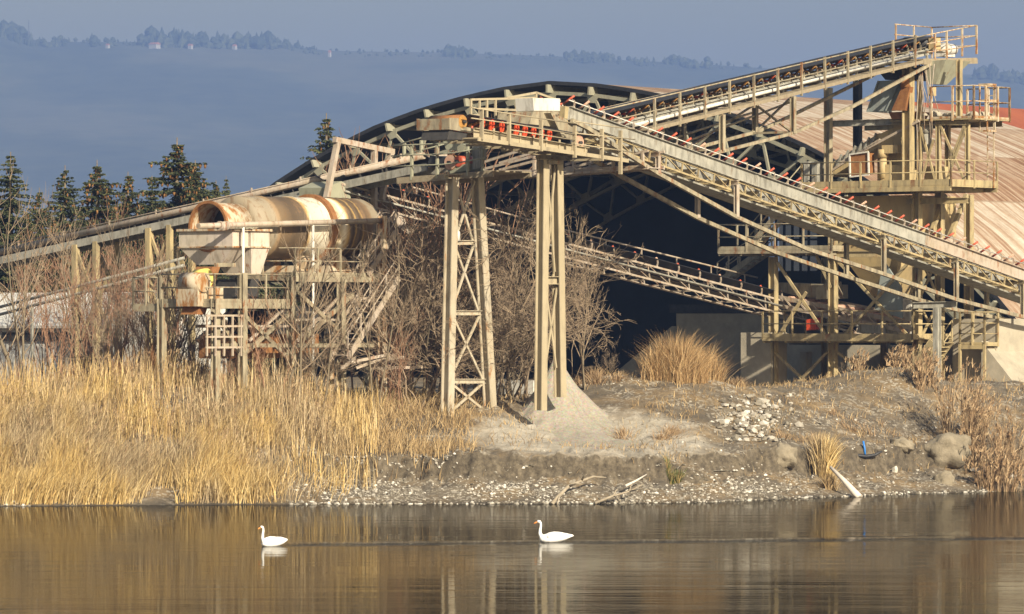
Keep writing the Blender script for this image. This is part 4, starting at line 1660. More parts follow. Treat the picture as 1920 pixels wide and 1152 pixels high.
mb.loft([[nV.q(1731, 116), nV.q(1774, 112), nV.q(1774, 112) + A * 2.2, nV.q(1731, 116) + A * 2.2],
         [nV.q(1740, 158), nV.q(1754, 158), nV.q(1754, 158) + A * 1.0, nV.q(1740, 158) + A * 1.0]])
mb.build('head_hopper', M['green'], tw)
mb = MB()
mb.slab([nV.q(1739, 163), nV.q(1749, 163), nV.q(1749, 180), nV.q(1739, 180)], A * .3)
mb.build('switch_box', M['machine'], tw)
mb = MB()
mb.loft([[nS3.q(1666, 211), nS3.q(1710, 209), nS3.q(1710, 209) + A * 1.6, nS3.q(1666, 211) + A * 1.6], [nS3.q(1672, 224), nS3.q(1704, 224), nS3.q(1704, 224) + A * 1.5, nS3.q(1672, 224) + A * 1.5]])
mb.build('funnel', M['rust'], tw)
mb = MB()
rng2 = random.Random(5)
for i in range(26):
    x = rng2.uniform(1725, 1815)
    p = nV.q(x, 217) + A * rng2.uniform(.3, 2.4)
    s = rng2.uniform(.12, .35)
    mb.tube([p, p + Z * s * .6, p + Z * s * .9], [s, s * .7, s * .1], 6)
mb.build('gravel_spill', M['concrete'], tw)

# machines between the decks
nM = nV.off(.3)


def mbox(pts_, dep, mt, name, pl=None):
    pl = pl or nM
    return MB().slab([pl.q(*p) for p in pts_], A * dep).build(name, M[mt], tw)


mbox([(1675, 234), (1694, 234), (1694, 352), (1675, 352)], 1.2, 'machine', 'casing')
mbox([(1648, 252), (1674, 240), (1674, 340), (1666, 352), (1645, 352), (1645, 300)], 1.2, 'machine', 'casing')
mbox([(1654, 308), (1702, 312), (1704, 352), (1650, 352)], .3, 'machine', 'base_plate', nM.off(-.5))
mbox([(1559, 306), (1648, 250), (1648, 276), (1559, 332)], 1.4, 'machine', 'screen_box', nM.off(.3))
mb = MB()
for k in range(6):
    x = 1572 + k * 13
    y = 306 - k * 8
    p = nM.off(.25).q(x, y)
    mb.tube([p, p + A * 1.5], .2, 10)
    mb.bar(nM.off(.2).q(x - 4, y + 8), nM.off(.2).q(x + 6, y - 16), .08, .1, A)
mb.build('screen_rollers', M['grey'], tw)
mb = MB()
mb.bar(nM.off(-.7).q(1577, 305), nM.off(-.7).q(1723, 227), .1, .12)
mb.bar(nM.off(-.7).q(1560, 320), nM.off(-.7).q(1650, 262), .1, .1)
mb.build('pipe_run', M['pale'], tw)
o = mbox([(1595, 291), (1626, 287), (1627, 326), (1596, 330)], .6, 'rust', 'panel_box', nM.off(-.8))
mb = MB()
q = [(1593, 290), (1628, 285), (1629, 328), (1594, 332)]
for i in range(4):
    mb.bar(nM.off(-.85).q(*q[i]), nM.off(-.85).q(*q[(i + 1) % 4]), .07, .07, A)
f_ = mb.build('panel_frame', M['white'], o)
mb = MB()
p = nM.off(-.4).q(1656, 300)
mb.tube([p - Z * .9, p + Z * .1], .2, 10)
mb.tube([p + Z * .1, p + Z * .5], .27, 12)
mb.box(p + Z * .5 + RR * .5, RR, .9, A, .4, .4)
mb.build('gear_motor', M['machine'], tw)
mb = MB()
p0_, p1_ = nM.q(1716, 240), nM.q(1716, 314)
mb.tube([p0_, Vector((p0_.x, p0_.y, p1_.z))], .12, 10)
mb.build('downpipe', M['white'], tw)
mbox([(1695, 236), (1712, 236), (1712, 312), (1695, 318)], .8, 'dark', 'duct', nM.off(.4))
mb = MB()
p = nM.q(1736, 250)
for r_, z0_, z1_ in ((.35, 0, .5), (.28, -.9, 0)):
    mb.tube([p + Z * z0_, p + Z * z1_], r_, 12)
mb.build('dust_filter', M['grey'], tw)
mb = MB()
mb.loft([[nM.q(1737, 312), nM.q(1756, 312), nM.q(1756, 312) + A, nM.q(1737, 312) + A], [nM.q(1730, 350), nM.q(1762, 350), nM.q(1762, 350) + A, nM.q(1730, 350) + A]])
mb.build('outlet_hood', M['machine'], tw)
mbox([(1507, 303), (1516, 303), (1516, 345), (1507, 345)], .5, 'grey', 'cabinet', nU.off(1.2))
mbox([(1522, 303), (1532, 303), (1532, 345), (1522, 345)], .5, 'grey', 'cabinet', nU.off(1.2))
mb = MB()
rng2 = random.Random(8)
for k in range(9):
    x0 = rng2.uniform(1722, 1755)
    p = nV.off(-.3).q(x0, 120)
    q = nV.off(-.3).q(x0 + rng2.uniform(-8, 20), rng2.uniform(190, 330))
    mid_ = (p + q) / 2 + RR * rng2.uniform(-.3, .3)
    mb.tube([p, mid_, q], .022, 5)
mb.build('cables', M['pale'], tw)

# silo and hopper below the upper deck
nSi = nTL.off(.35)
a, b = flat(nSi, 1566, 1708, 366)
low = nSi.q(1708, 442).z
qs = lambda z_, i0, i1, dp0, dp1: [lerp(a, b, i0) + A * dp0 + Z * (z_ - a.z), lerp(a, b, i1) + A * dp0 + Z * (z_ - a.z), lerp(a, b, i1) + A * dp1 + Z * (z_ - a.z), lerp(a, b, i0) + A * dp1 + Z * (z_ - a.z)]
zb_ = nSi.q(1640, 556).z
zc = nSi.q(1640, 500).z
mb = MB()
mb.loft([qs(a.z, 0, 1, 0, 4), qs(low, 0, 1, 0, 4), qs(low, .14, .82, .02, 3.8), qs(zc, .16, .78, .3, 3.4), qs(zb_, .32, .60, 1.2, 2.6)])
bn = mb.build('bin', M['machine'], tw)
mb = MB()
mb.bar(lerp(a, b, -.02) + Z * (low - a.z) - A * .06, lerp(a, b, 1.02) + Z * (low - a.z) - A * .06, .14, .18)
for k in range(14):
    p = lerp(a, b, k / 13) + Z * (low - a.z) - A * .05
    mb.bar(p, p - Z * .3, .04, .1, A)
mb.build('flange', M['ochre'], bn)
mbox([(1656, 488), (1690, 540), (1692, 598), (1640, 580)], .1, 'bluegrey', 'splash_sheet', nTL.off(.2))
mbox([(1457, 530), (1560, 534), (1560, 560), (1500, 556), (1457, 548)], 1.4, 'beige', 'feed_trough', nTL.off(1.2))
mbox([(1530, 540), (1556, 528), (1560, 560), (1530, 562)], 1.0, 'beige', 'side_box', nTL.off(.6))
mb = MB()
for dy, dd in ((0, .6), (16, .6), (8, 2.0), (-12, 2.0)):
    mb.bar(nTL.off(dd).q(1452, 556 + dy), nTL.off(dd).q(1706, 606 + dy), .12, .2)
for k in range(9):
    x = 1470 + k * 26
    y = 558 + k * 5.2
    mb.bar(nTL.off(.55).q(x, y), nTL.off(.55).q(x + 14, y + 18), .07, .07, A)
mb.build('feeder_frame', M['pale'], tw)
mb = MB()
for k in range(8):
    x = 1480 + k * 27
    p = nTL.off(.6).q(x, 562 + k * 5.2)
    mb.tube([p, p + A * 1.3], .17, 10)
mb.build('feeder_rollers', M['roller_old'], tw)
mbox([(1512, 600), (1530, 596), (1530, 618), (1512, 620)], .6, 'roller_red', 'red_motor', nTL.off(.5))
mbox([(1610, 608), (1660, 612), (1662, 626), (1606, 624)], 1, 'grey', 'vibrator', nTL.off(.5))
mbox([(1668, 560), (1708, 562), (1708, 626), (1668, 626)], 1, 'white', 'control_cabin', nTL.off(1.6))
mbox([(1672, 588), (1682, 588), (1682, 604), (1672, 604)], .1, 'dark', 'cabin_window', nTL.off(1.52))


def stair(parent, pl, p0, p1, wdt, mt, n=14, rail=True, off=None):
    a, b = pl.q(*p0), pl.q(*p1)
    off = off if off is not None else pl.n
    mb = MB()
    for k in (0, 1):
        mb.bar(a + off * wdt * k, b + off * wdt * k, .06, .26)
    o = mb.build('stringer', M[mt], parent)
    mb = MB()
    e = b - a
    hdir = Vector((e.x, e.y, 0)).normalized()
    for i in range(n):
        p = lerp(a, b, (i + .5) / n)
        mb.slab([p - hdir * .13, p + hdir * .13, p + hdir * .13 + off * wdt, p - hdir * .13 + off * wdt], Z * .04)
    mb.build('tread', M[mt], parent)
    if rail:
        mb = MB()
        for k in (0, 1):
            for hh in (1.0, .5):
                mb.tube([a + off * wdt * k + Z * hh, b + off * wdt * k + Z * hh], .03, 6)
            for i in range(5):
                p = lerp(a, b, i / 4) + off * wdt * k
                mb.bar(p, p + Z * 1.0, .06, .06, A)
        mb.build('stair_rail', M[mt], parent)


stair(tw, nTL.off(-.3), (1402, 466), (1503, 348), .8, 'beige', 14)
stair(tw, nTL.off(2.6), (1345, 530), (1430, 470), .8, 'beige', 9)
stair(tw, nTL.off(-.6), (1690, 752), (1768, 640), .8, 'ochre', 14)
stair(tw, nTL.off(-1.6), (1660, 752), (1748, 640), .12, 'ochre', 2, False)

# concrete base
cbth = thing('concrete_foundation', 'pale concrete foundation walls behind the lowest deck of the ochre tower', 'foundation', nTL.q(1600, 750))
nK = nTL.off(2.2)


def wall(pl, x0, x1, y0, y1, th, name='wall'):
    a, b = flat(pl, x0, x1, y0)
    zb = 2.6
    return MB().slab([a, b, Vector((b.x, b.y, zb)), Vector((a.x, a.y, zb))], pl.n * th).build(name, M['concrete'], cbth)


wall(nTL.off(-.35), 1389, 1445, 624, 760, 1.4)
wall(nTL.off(6.4), 1440, 1800, 648, 760, .4)
wall(nTL.off(5.4), 1660, 1672, 648, 760, .8, 'pier')
wall(nTL.off(3.4), 1500, 1512, 660, 760, .5, 'pier')
wall(nTL.off(2.6), 1786, 1868, 598, 760, 4)
a, b = flat(nTL.off(2.0), 1840, 1925, 640)
MB().slab([a, Vector((a.x, a.y, 2.5)), Vector((b.x, b.y, 2.5)), Vector((b.x, b.y, 3.6))], A * 3).build('ramp_wall', M['concrete'], cbth)
lg = thing('landing_cage', 'small railed landing of square tube in front of the pale concrete block', 'landing', nTL.off(1.5).q(1828, 750))
pl = nTL.off(1.4)
a, b = flat(pl, 1800, 1846, 646)
MB().slab([a, b, b + A * 1.2, a + A * 1.2], -Z * .08).bar(a - Z * .14, b - Z * .14, .1, .18).build('deck', M['ochre'], lg)
railing(lg, M['ochre'], [a + A * 1.2, a, b, b + A * 1.2], 1.55, .9, .1, .03, .09, (1, .66, .33))
mb = MB()
for p in (a, b):
    mb.bar(Vector((p.x, p.y, 3.3)), p, .12, .12, A)
mb.build('leg', M['ochre'], lg)

# ================================================================== washing drum at the left
nTr = VP(560, 206, A)
dr = thing('washing_drum', 'large rust banded horizontal drum with an open dark mouth at its left end', 'drum', nTr.q(560, 690))
ax0, ax1 = nTr.q(440, 427), nTr.q(676, 430)
ea = (ax1 - ax0).normalized()
RD = 1.33
uu, vv_ = RR, ea.cross(RR).normalized()


def ring(c, r, n=40):
    return [c + (uu * math.cos(6.28318 * k / n) + vv_ * math.sin(6.28318 * k / n)) * r for k in range(n)]


m, n, b = nodes('drum_shell')
v = pos(n)
g = n.nodes.new('ShaderNodeNewGeometry')
dp = n.nodes.new('ShaderNodeVectorMath')
dp.operation = 'DOT_PRODUCT'
sb = n.nodes.new('ShaderNodeVectorMath')
sb.operation = 'SUBTRACT'
sb.inputs[1].default_value = tuple(ax0)
n.links.new(g.outputs['Position'], sb.inputs[0])
n.links.new(sb.outputs[0], dp.inputs[0])
dp.inputs[1].default_value = tuple(ea)
LD = (ax1 - ax0).length
dv = n.nodes.new('ShaderNodeMath')
dv.operation = 'DIVIDE'
dv.inputs[1].default_value = LD
n.links.new(dp.outputs['Value'], dv.inputs[0])
wob = n.nodes.new('ShaderNodeMath')
wob.operation = 'MULTIPLY_ADD'
n.links.new(noise(n, v, 2.2, 6), wob.inputs[0])
wob.inputs[1].default_value = .035
n.links.new(dv.outputs[0], wob.inputs[2])
brown, wht, yel, tan_ = (0.085, 0.058, 0.033), (0.64, 0.59, 0.47), (0.36, 0.23, 0.08), (0.27, 0.225, 0.155)
st = []
for p_, c_ in [(0, tan_), (.16, tan_), (.18, (0.25, 0.17, 0.09)), (.30, brown), (.40, brown), (.415, yel), (.435, wht), (.63, wht), (.66, (0.45, 0.36, 0.22)), (.70, wht), (.735, yel), (.75, brown), (.78, brown), (.79, yel), (.80, brown), (.84, brown), (.85, yel), (.86, brown), (.92, (0.2, 0.13, 0.07)), (.94, tan_), (1, tan_)]:
    st.append((p_ , c_))
c = ramp(n, wob.outputs[0], st)
c = mix(n, ramp(n, noise(n, pos(n, (1, 1, .16)), 3.4, 9, .72), [(.52, (0, 0, 0)), (.62, (.75,) * 3)]), c, (0.17, 0.10, 0.045))
n.links.new(c, b.inputs['Base Color'])
b.inputs['Roughness'].default_value = .7
bump(n, b, noise(n, v, 6, 5), .2, .03)
M['drumshell'] = m
prf = [(0, .72), (0, 1), (.10, 1.0), (.16, 1.0), (.165, 1.03), (.18, 1.03), (.185, 1), (.40, 1), (.405, 1.03), (.42, 1.03), (.425, 1), (.73, 1), (.735, 1.03), (.745, 1.03), (.75, 1), (.79, 1), (.795, 1.02), (.805, 1.02), (.81, 1), (.85, 1), (.855, 1.02), (.865, 1.02), (.87, 1), (.96, 1), (1, .93), (1, .5)]
MB().loft([ring(lerp(ax0, ax1, k), RD * r) for k, r in prf], True, True).build('drum_shell', M['drumshell'], dr)
prf = [(.575, 1.0), (.575, 1.11), (.61, 1.11), (.61, 1.0)]
MB().loft([ring(lerp(ax0, ax1, k), RD * r) for k, r in prf], False, False).build('running_ring', M['rust'], dr)
# inlet hood, an open cylinder
h0_, h1_ = nTr.off(-.1).q(391, 425), ax0 + ea * .05
RH = 1.02
mb = MB()
mb.loft([ring(h0_, RH * .96), ring(h0_, RH), ring(h1_, RH), ring(h1_, RH * .96)], True, False)
mb.loft([ring(h0_, RH * .96), ring(h1_, RH * .96)], True, False)
mb.build('inlet_hood', M['rusty'], dr)
MB().loft([ring(h0_ - ea * .06, RH * .95), ring(h0_ - ea * .06, RH * 1.06), ring(h0_ + ea * .06, RH * 1.06), ring(h0_ + ea * .06, RH * .95), ring(h0_ - ea * .06, RH * .95)], False, False).build('rim', M['rust'], dr)
MB().loft([ring(h1_ - ea * .3, RH * .95), ring(h1_ - ea * .25, RH * .95)], False, True).build('inner_plate', M['dark'], dr)
m, n, b = nodes('wire_mesh_guard')
v = pos(n)
ck = n.nodes.new('ShaderNodeTexChecker')
ck.inputs['Scale'].default_value = 22
n.links.new(v, ck.inputs[0])
n.links.new(mix(n, ck.outputs['Fac'], (0.16, 0.15, 0.11), (0.46, 0.43, 0.33)), b.inputs['Base Color'])
M['meshguard'] = m
mb = MB()
for (k0, k1) in ((.30, .62), (.66, .98)):
    rings_ = []
    for k in (k0, k1):
        c0_ = lerp(h0_, h1_, k)
        rings_.append([c0_ + (uu * math.cos(t_) + vv_ * math.sin(t_)) * RH * 1.05 for t_ in np.linspace(-.15, 1.0, 8)])
    vs_ = rings_[0] + rings_[1]
    mb.add(vs_, [(i, i + 1, 9 + i, 8 + i) for i in range(7)])
mb.build('mesh_guard', M['meshguard'], dr)
# feed hoppers under the mouth
nHp = nTr.off(-1.5)
hc = nHp.q(436, 433)
zt_, zm_ = hc.z, nHp.q(436, 463).z


def rect(a0, a1, f0, f1, z_):
    q_ = [hc + A * a0 + NF * f0, hc + A * a1 + NF * f0, hc + A * a1 + NF * f1, hc + A * a0 + NF * f1]
    return [Vector((p_.x, p_.y, z_)) for p_ in q_]


def hopper(a0, a1, f0, f1, shr, zb_, name='hopper'):
    o = MB().loft([rect(a0, a1, f0, f1, zt_), rect(a0, a1, f0, f1, zm_), rect(a0 + shr[0], a1 - shr[1], f0 + shr[2], f1 - shr[3], zb_)]).build(name, M['pale_hopper'], dr)
    mb = MB()
    c_ = rect(a0 - .05, a1 + .05, f0 - .05, f1 + .05, zt_ + .05)
    for k in range(4):
        mb.bar(c_[k], c_[(k + 1) % 4], .14, .10)
    c_ = rect(a0 - .03, a1 + .03, f0 - .03, f1 + .03, zm_)
    for k in range(4):
        mb.bar(c_[k], c_[(k + 1) % 4], .05, .06)
    mb.build('flange', M['rusty'], o)


hopper(0, 1.0, 0.0, 3.0, (.15, .2, .75, .85), nHp.q(436, 496).z)
hopper(1.12, 2.3, -.05, 2.6, (.3, .3, .25, 1.0), nHp.q(470, 516).z)
pipe_ = thing('water_pipe', 'long pale water pipe running level along the front of the rusty drum', 'pipe', nTr.off(-1.8).q(456, 700))
npp = nTr.off(-1.8)
mb = MB()
mb.tube([npp.q(372, 424), npp.q(722, 414)], .12, 10)
mb.tube([npp.q(418, 416), npp.q(418, 432)], .2, 10)
for x in (412, 424):
    mb.tube([npp.q(x, 423.5) - ea * .04, npp.q(x, 423.5) + ea * .04], .2, 10)
mb.build('pipe', M['pale'], pipe_)
for x, yt in ((456, 422), (587, 418)):
    a_ = npp.q(x, yt)
    MB().tube([Vector((a_.x, a_.y, 3.4)), a_], .06, 8).build('standpipe', M['white'], pipe_)

# its supporting frame
fr_ = thing('drum_frame', 'rusty beige support frame with railed walkways and stairs under the rust banded drum', 'frame', nTr.off(-1.9).q(560, 700))
nf1 = nTr.off(-1.9)


def fdeck(x0, x1, y, dep, rail_h=1.15):
    a = nf1.q(x0, y)
    b = nf1.q(x1, y)
    b.z = a.z
    mb = MB()
    mb.slab([a, b, b + NF * dep, a + NF * dep], -Z * .06)
    mb.bar(a - Z * .16, b - Z * .16, .1, .24)
    mb.bar(a - Z * .16 + NF * dep, b - Z * .16 + NF * dep, .1, .24)
    L = (b - a).length
    for k in range(int(L / 1.4) + 1):
        p = lerp(a, b, k * 1.4 / L) - Z * .14
        mb.bar(p, p + NF * dep, .08, .18)
    mb.build('walkway', M['beige'], fr_)
    railing(fr_, M['beige'], [a + NF * dep, a, b], rail_h, 1.5, .12, .03, .07)
    return a, b


fdeck(402, 546, 566, 3.0)
fdeck(553, 722, 516, 3.6)
for x, yt, k in ((404, 560, 0), (455, 512, 0), (546, 520, 0), (640, 520, 0), (717, 405, 0), (404, 560, 1), (546, 520, 1), (640, 520, 1), (717, 500, 1)):
    a_ = nf1.q(x, yt) + NF * (3.0 * k)
    mb = MB().hsec(Vector((a_.x, a_.y, 3.4)), a_, .28, .3, RR, .035)
    mb.build('column', M['rusty'] if x == 717 else M['beige'], fr_)
mb = MB()
for l in [((458, 592), (536, 668)), ((540, 590), (462, 660)), ((558, 548), (632, 618)), ((662, 552), (574, 632)), ((720, 560), (650, 660)), ((400, 582), (448, 660)), ((600, 490), (553, 545))]:
    mb.bar(nf1.q(*l[0]), nf1.q(*l[1]), .17, .12, RR)
for y in (497, 648):
    mb.bar(nf1.q(404, y), nf1.q(700 if y > 500 else 440, y), .14, .16)
mb.build('brace', M['beige'], fr_)
mb = MB()
for x in (600, 665):
    a_ = nf1.q(x, 498)
    mb.loft([[a_ + NF * .9 - ea * .6, a_ + NF * .9 + ea * .6, a_ + NF * 2.9 + ea * .6, a_ + NF * 2.9 - ea * .6],
             [a_ + NF * .6 - ea * .8 - Z * .5, a_ + NF * .6 + ea * .8 - Z * .5, a_ + NF * 3.1 + ea * .8 - Z * .5, a_ + NF * 3.1 - ea * .8 - Z * .5]])
    for kk in (.9, 2.7):
        mb.tube([a_ + NF * kk - ea * .25 + Z * .12, a_ + NF * kk + ea * .25 + Z * .12], .3, 14)
mb.build('roller_station', M['rusty'], fr_)
stair(fr_, nf1.off(-.9), (652, 672), (748, 522), .9, 'pale', 15)
stair(fr_, nf1.off(-.1), (690, 516), (742, 436), .8, 'pale', 8)
mb = MB()
a_ = nf1.q(480, 655)
mb.box(a_ + NF * 2 + ea * 2.5 + Z * .1, ea, 5.0, RR, 2.4, 1.0)
mb.build('sump_tank', M['rust'], fr_)
mb = MB()
a_ = nf1.q(415, 552)
mb.box(a_ + NF * 1.2 - Z * .1, ea, 1.6, RR, 1.2, .8)
mb.tube([a_ + NF * .5 + ea * -.5 + Z * .5, a_ + NF * 1.6 + ea * -.5 + Z * .5], .42, 14)
mb.build('gear_case', M['rusty'], fr_)
mb = MB()
a_ = nf1.q(408, 522)
mb.tube([a_ + NF * .6, a_ + NF * 1.2], [.42, .36], 14)
mb.build('belt_guard', M['yellow'], fr_)
mb = MB()
for x, y in ((520, 550), (565, 610), (610, 600), (660, 600)):
    a_ = nf1.q(x, y) + NF * 2.4
    mb.box(a_, ea, 1.5, RR, 1.4, 1.2)
    mb.tube([a_ - Z * .6, a_ - Z * 2], .3, 10)
mb.build('pump_set', M['dark'], fr_)
# ladder cage, outer landing, bracing and loose pipes of the lower bay
mb = MB()
for k in range(5):
    x = 388 + k * 16
    a_, b_ = nf1.off(-.3).q(x, 592), nf1.off(-.3).q(x, 668)
    mb.bar(Vector((a_.x, a_.y, b_.z)), a_, .07, .07, A)
for y in (592, 612, 632, 652):
    a_ = nf1.off(-.3).q(386, y)
    b_ = nf1.off(-.3).q(455, y)
    b_.z = a_.z
    mb.bar(a_, b_, .06, .08)
mb.build('lower_fence', M['pale'], fr_)
mb = MB()
a_ = nf1.q(404, 574) + NF * 3.2
mb.slab([a_, a_ + A * 1.8, a_ + A * 1.8 + NF * 1.4, a_ + NF * 1.4], Z * .08)
mb.bar(a_ - Z * .1, a_ + NF * 1.4 - Z * .1, .1, .24)
mb.build('landing', M['beige'], fr_)
railing(fr_, M['beige'], [a_, a_ + NF * 1.4, a_ + NF * 1.4 + A * 1.8], 1.2, .75, .1, .03, .07)
rng2 = random.Random(21)
mb = MB()
for k in range(16):
    p = nf1.q(rng2.uniform(470, 715), rng2.uniform(545, 650)) + NF * rng2.uniform(.4, 3.2)
    e_ = rng2.choice([ea, RR, Z, (ea + Z).normalized(), (ea - Z).normalized()])
    l_ = rng2.uniform(.8, 2.4)
    mb.bar(p - e_ * l_ / 2, p + e_ * l_ / 2, rng2.uniform(.06, .16), rng2.uniform(.06, .16), RR if e_ is Z else Z)
for x0, y0, x1, y1 in ((553, 600, 640, 600), (553, 650, 700, 650), (470, 612, 546, 612), (640, 560, 717, 560), (560, 640, 636, 560), (470, 640, 540, 575)):
    mb.bar(nf1.q(x0, y0) + NF * 3, nf1.q(x1, y1) + NF * 3, .14, .14)
    mb.bar(nf1.q(x0, y0) + NF * .1, nf1.q(x1, y1) + NF * .1, .10, .10)
mb.build('bay_steel', M['pale'], fr_)
mb = MB()
for k in range(10):
    p = nf1.q(600 + k * 9, 690) - RR * -1.2 + Z * (k % 3) * .12
    e_ = (ea + Z * rng2.uniform(-.1, .35) + RR * rng2.uniform(-.5, .5)).normalized()
    mb.bar(p, p + e_ * rng2.uniform(1.2, 2.6), .09, .12)
mb.build('scrap_steel', M['pale'], fr_)
# sloping chute at the left of the frame
mb = MB()
mb.loft([[nf1.q(425, 500) + NF * .8, nf1.q(440, 500) + NF * .8, nf1.q(440, 500) + NF * 1.7, nf1.q(425, 500) + NF * 1.7],
         [nf1.q(396, 590) + NF * .8, nf1.q(412, 590) + NF * .8, nf1.q(412, 590) + NF * 1.7, nf1.q(396, 590) + NF * 1.7]])
mb.build('discharge_chute', M['rust'], fr_)
# portal over the drum's far end
nPf = nTr.off(1.2)
pf = thing('pale_portal', 'pinkish white pipe portal frame leaning over the far end of the drum', 'frame', nPf.q(700, 690))
mb = MB()
mb.bar(nPf.q(627, 262), nPf.q(737, 285), .22, .24)
mb.build('crossbar', M['pale'], pf)
for l in (((633, 266), (612, 372)), ((733, 286), (716, 375)), ((702, 276), (701, 420))):
    MB().bar(nPf.q(*l[0]), nPf.q(*l[1]), .24, .2, A).build('post', M['pale'], pf)
mb = MB()
mb.slab([nPf.q(612, 372), nPf.q(700, 392), nPf.q(700, 412), nPf.q(610, 392)], NF * .4)
a_ = nPf.q(690, 412)
mb.bar(Vector((a_.x, a_.y, 3.4)), a_, .3, .3, A)
a_ = nPf.q(640, 392)
mb.bar(Vector((a_.x, a_.y, 3.4)), a_, .3, .3, A)
mb.build('base_beam', M['beige'], pf)

# ================================================================== plants
def blades(base, h, lean, wd, rng, curve=1.0):
    """tapered grass blades: base (n,3), h (n), lean (n,2) sideways travel of the tip"""
    n = len(base)
    ang = rng.uniform(0, np.pi, n)
    wdir = np.stack([np.cos(ang), np.sin(ang), np.zeros(n)], -1)
    V = np.zeros((n, 4, 2, 3))
    for i, (k, wk) in enumerate(((0, 1.0), (.38, .9), (.72, .65), (1.0, .12))):
        c = base.copy()
        c[:, 2] += h * k * (1 - .12 * k * np.hypot(lean[:, 0], lean[:, 1]) / np.maximum(h, .1))
        c[:, :2] += lean * (k ** (1 + curve))
        V[:, i, 0] = c - wdir * (wd * wk / 2)[:, None]
        V[:, i, 1] = c + wdir * (wd * wk / 2)[:, None]
    V = V.reshape(-1, 3)
    o = np.arange(n)[:, None] * 8
    fs = np.concatenate([o + np.array([0, 1, 3, 2]), o + np.array([2, 3, 5, 4]), o + np.array([4, 5, 7, 6])], 1).reshape(-1, 4)
    return V, fs


def merge(parts):
    vs, fs, o = [], [], 0
    for v_, f_ in parts:
        vs.append(v_)
        fs.append(f_ + o)
        o += len(v_)
    return np.concatenate(vs), np.concatenate(fs)


M['gold'] = islands('golden_reed_grass', [(0, (0.24, 0.15, 0.055)), (.35, (0.46, 0.31, 0.11)), (.7, (0.60, 0.43, 0.17)), (1, (0.68, 0.54, 0.28))], .7, (.42, [(0, (0.16, 0.11, 0.06)), (.5, (0.36, 0.27, 0.15)), (1, (0.58, 0.47, 0.30))]))
M['straw'] = islands('short_dry_grass', [(0, (0.17, 0.11, 0.055)), (.4, (0.31, 0.215, 0.105)), (.8, (0.42, 0.30, 0.15)), (1, (0.48, 0.37, 0.21))], .8)
M['orangegrass'] = islands('orange_tussock', [(0, (0.20, 0.115, 0.05)), (.5, (0.37, 0.235, 0.105)), (1, (0.52, 0.38, 0.205))], .7)
M['greengrass'] = islands('green_rush', [(0, (0.07, 0.09, 0.025)), (.5, (0.14, 0.14, 0.05)), (1, (0.36, 0.24, 0.10))], .7)
M['stalk'] = islands('dry_brown_stalks', [(0, (0.17, 0.105, 0.055)), (.5, (0.30, 0.20, 0.11)), (1, (0.44, 0.33, 0.20))], .8)
M['redstem'] = islands('red_brown_stems', [(0, (0.15, 0.065, 0.03)), (.6, (0.26, 0.125, 0.055)), (1, (0.34, 0.2, 0.1))], .8)


def scatter(n, x0, x1, t0, t1, rng, dens=None):
    x = rng.uniform(x0, x1, n)
    t = rng.uniform(t0, t1, n)
    d = shore(x) + t
    if dens is not None:
        k = rng.uniform(0, 1, n) < dens(x, d, t)
        x, d, t = x[k], d[k], t[k]
    return x, d, t


rng = np.random.default_rng(3)
# tall golden grass over the left bank
x, d, t = scatter(105000, -25.5, -6.6, .1, 10.5, rng, lambda x, d, t: np.clip((1 - .85 * np.exp(-((x + 16.6) / 1.7) ** 2 - ((d - 197.6) / 1.3) ** 2)) * (1.05 - sstep(-10.8, -8.6, x + 0.9 * fbm(d * .4, x * .4, 3, 4))) * (.52 + 3.4 * fbm(x * .5, d * .7, 4, 61)), 0, 1))
base = np.stack([x, d, ground_h(x, d) - .05], -1)
h = rng.uniform(.45, 1.5, len(x)) * (1 + 1.3 * fbm(x * .3, d * .6, 3, 77)) * (1 - .45 * sstep(4.5, 8, t) + .2 * (1 - sstep(0, 2, t)))
ln = np.stack([.34 + 1.3 * fbm(x * .3, d * .4, 3, 90) + rng.normal(0, .38, len(x)), -.12 + rng.normal(0, .35, len(x))], -1) * h[:, None] * .75
g1 = blades(base, h, ln, rng.uniform(.012, .032, len(x)), rng, .55)
x, d, t = scatter(4200, -25, -5.5, 2, 11, rng)
base = np.stack([x, d, ground_h(x, d) - .05], -1)
h = rng.uniform(.9, 1.9, len(x))
ln = rng.normal(0, .12, (len(x), 2)) * h[:, None]
g2 = blades(base, h, ln, rng.uniform(.018, .032, len(x)), rng)
v_, f_ = merge([g1, g2])
struct(np_mesh('golden_grass', v_, f_, M['gold']), 'stuff')

# brown flowering stalks standing through it
x, d, t = scatter(2200, -25, -7.5, 1.5, 10, rng, lambda x, d, t: np.clip(.5 + 3 * fbm(x * .35, d * .35, 3, 71), 0, 1))
base = np.stack([x, d, ground_h(x, d) - .05], -1)
h = rng.uniform(.9, 1.8, len(x))
ln = np.stack([rng.normal(.12, .22, len(x)), rng.normal(0, .2, len(x))], -1) * h[:, None]
ps = [blades(base, h, ln, rng.uniform(.014, .024, len(x)), rng)]
tip = base.copy()
tip[:, :2] += ln * .88
tip[:, 2] += h * .86
for rep in range(3):
    ps.append(blades(tip + rng.normal(0, .03, (len(x), 3)), rng.uniform(.10, .24, len(x)), ln * .1 + rng.normal(.07, .07, (len(x), 2)), rng.uniform(.012, .03, len(x)), rng))
v_, f_ = merge(ps)
struct(np_mesh('reed_stalks', v_, f_, M['stalk']), 'stuff')

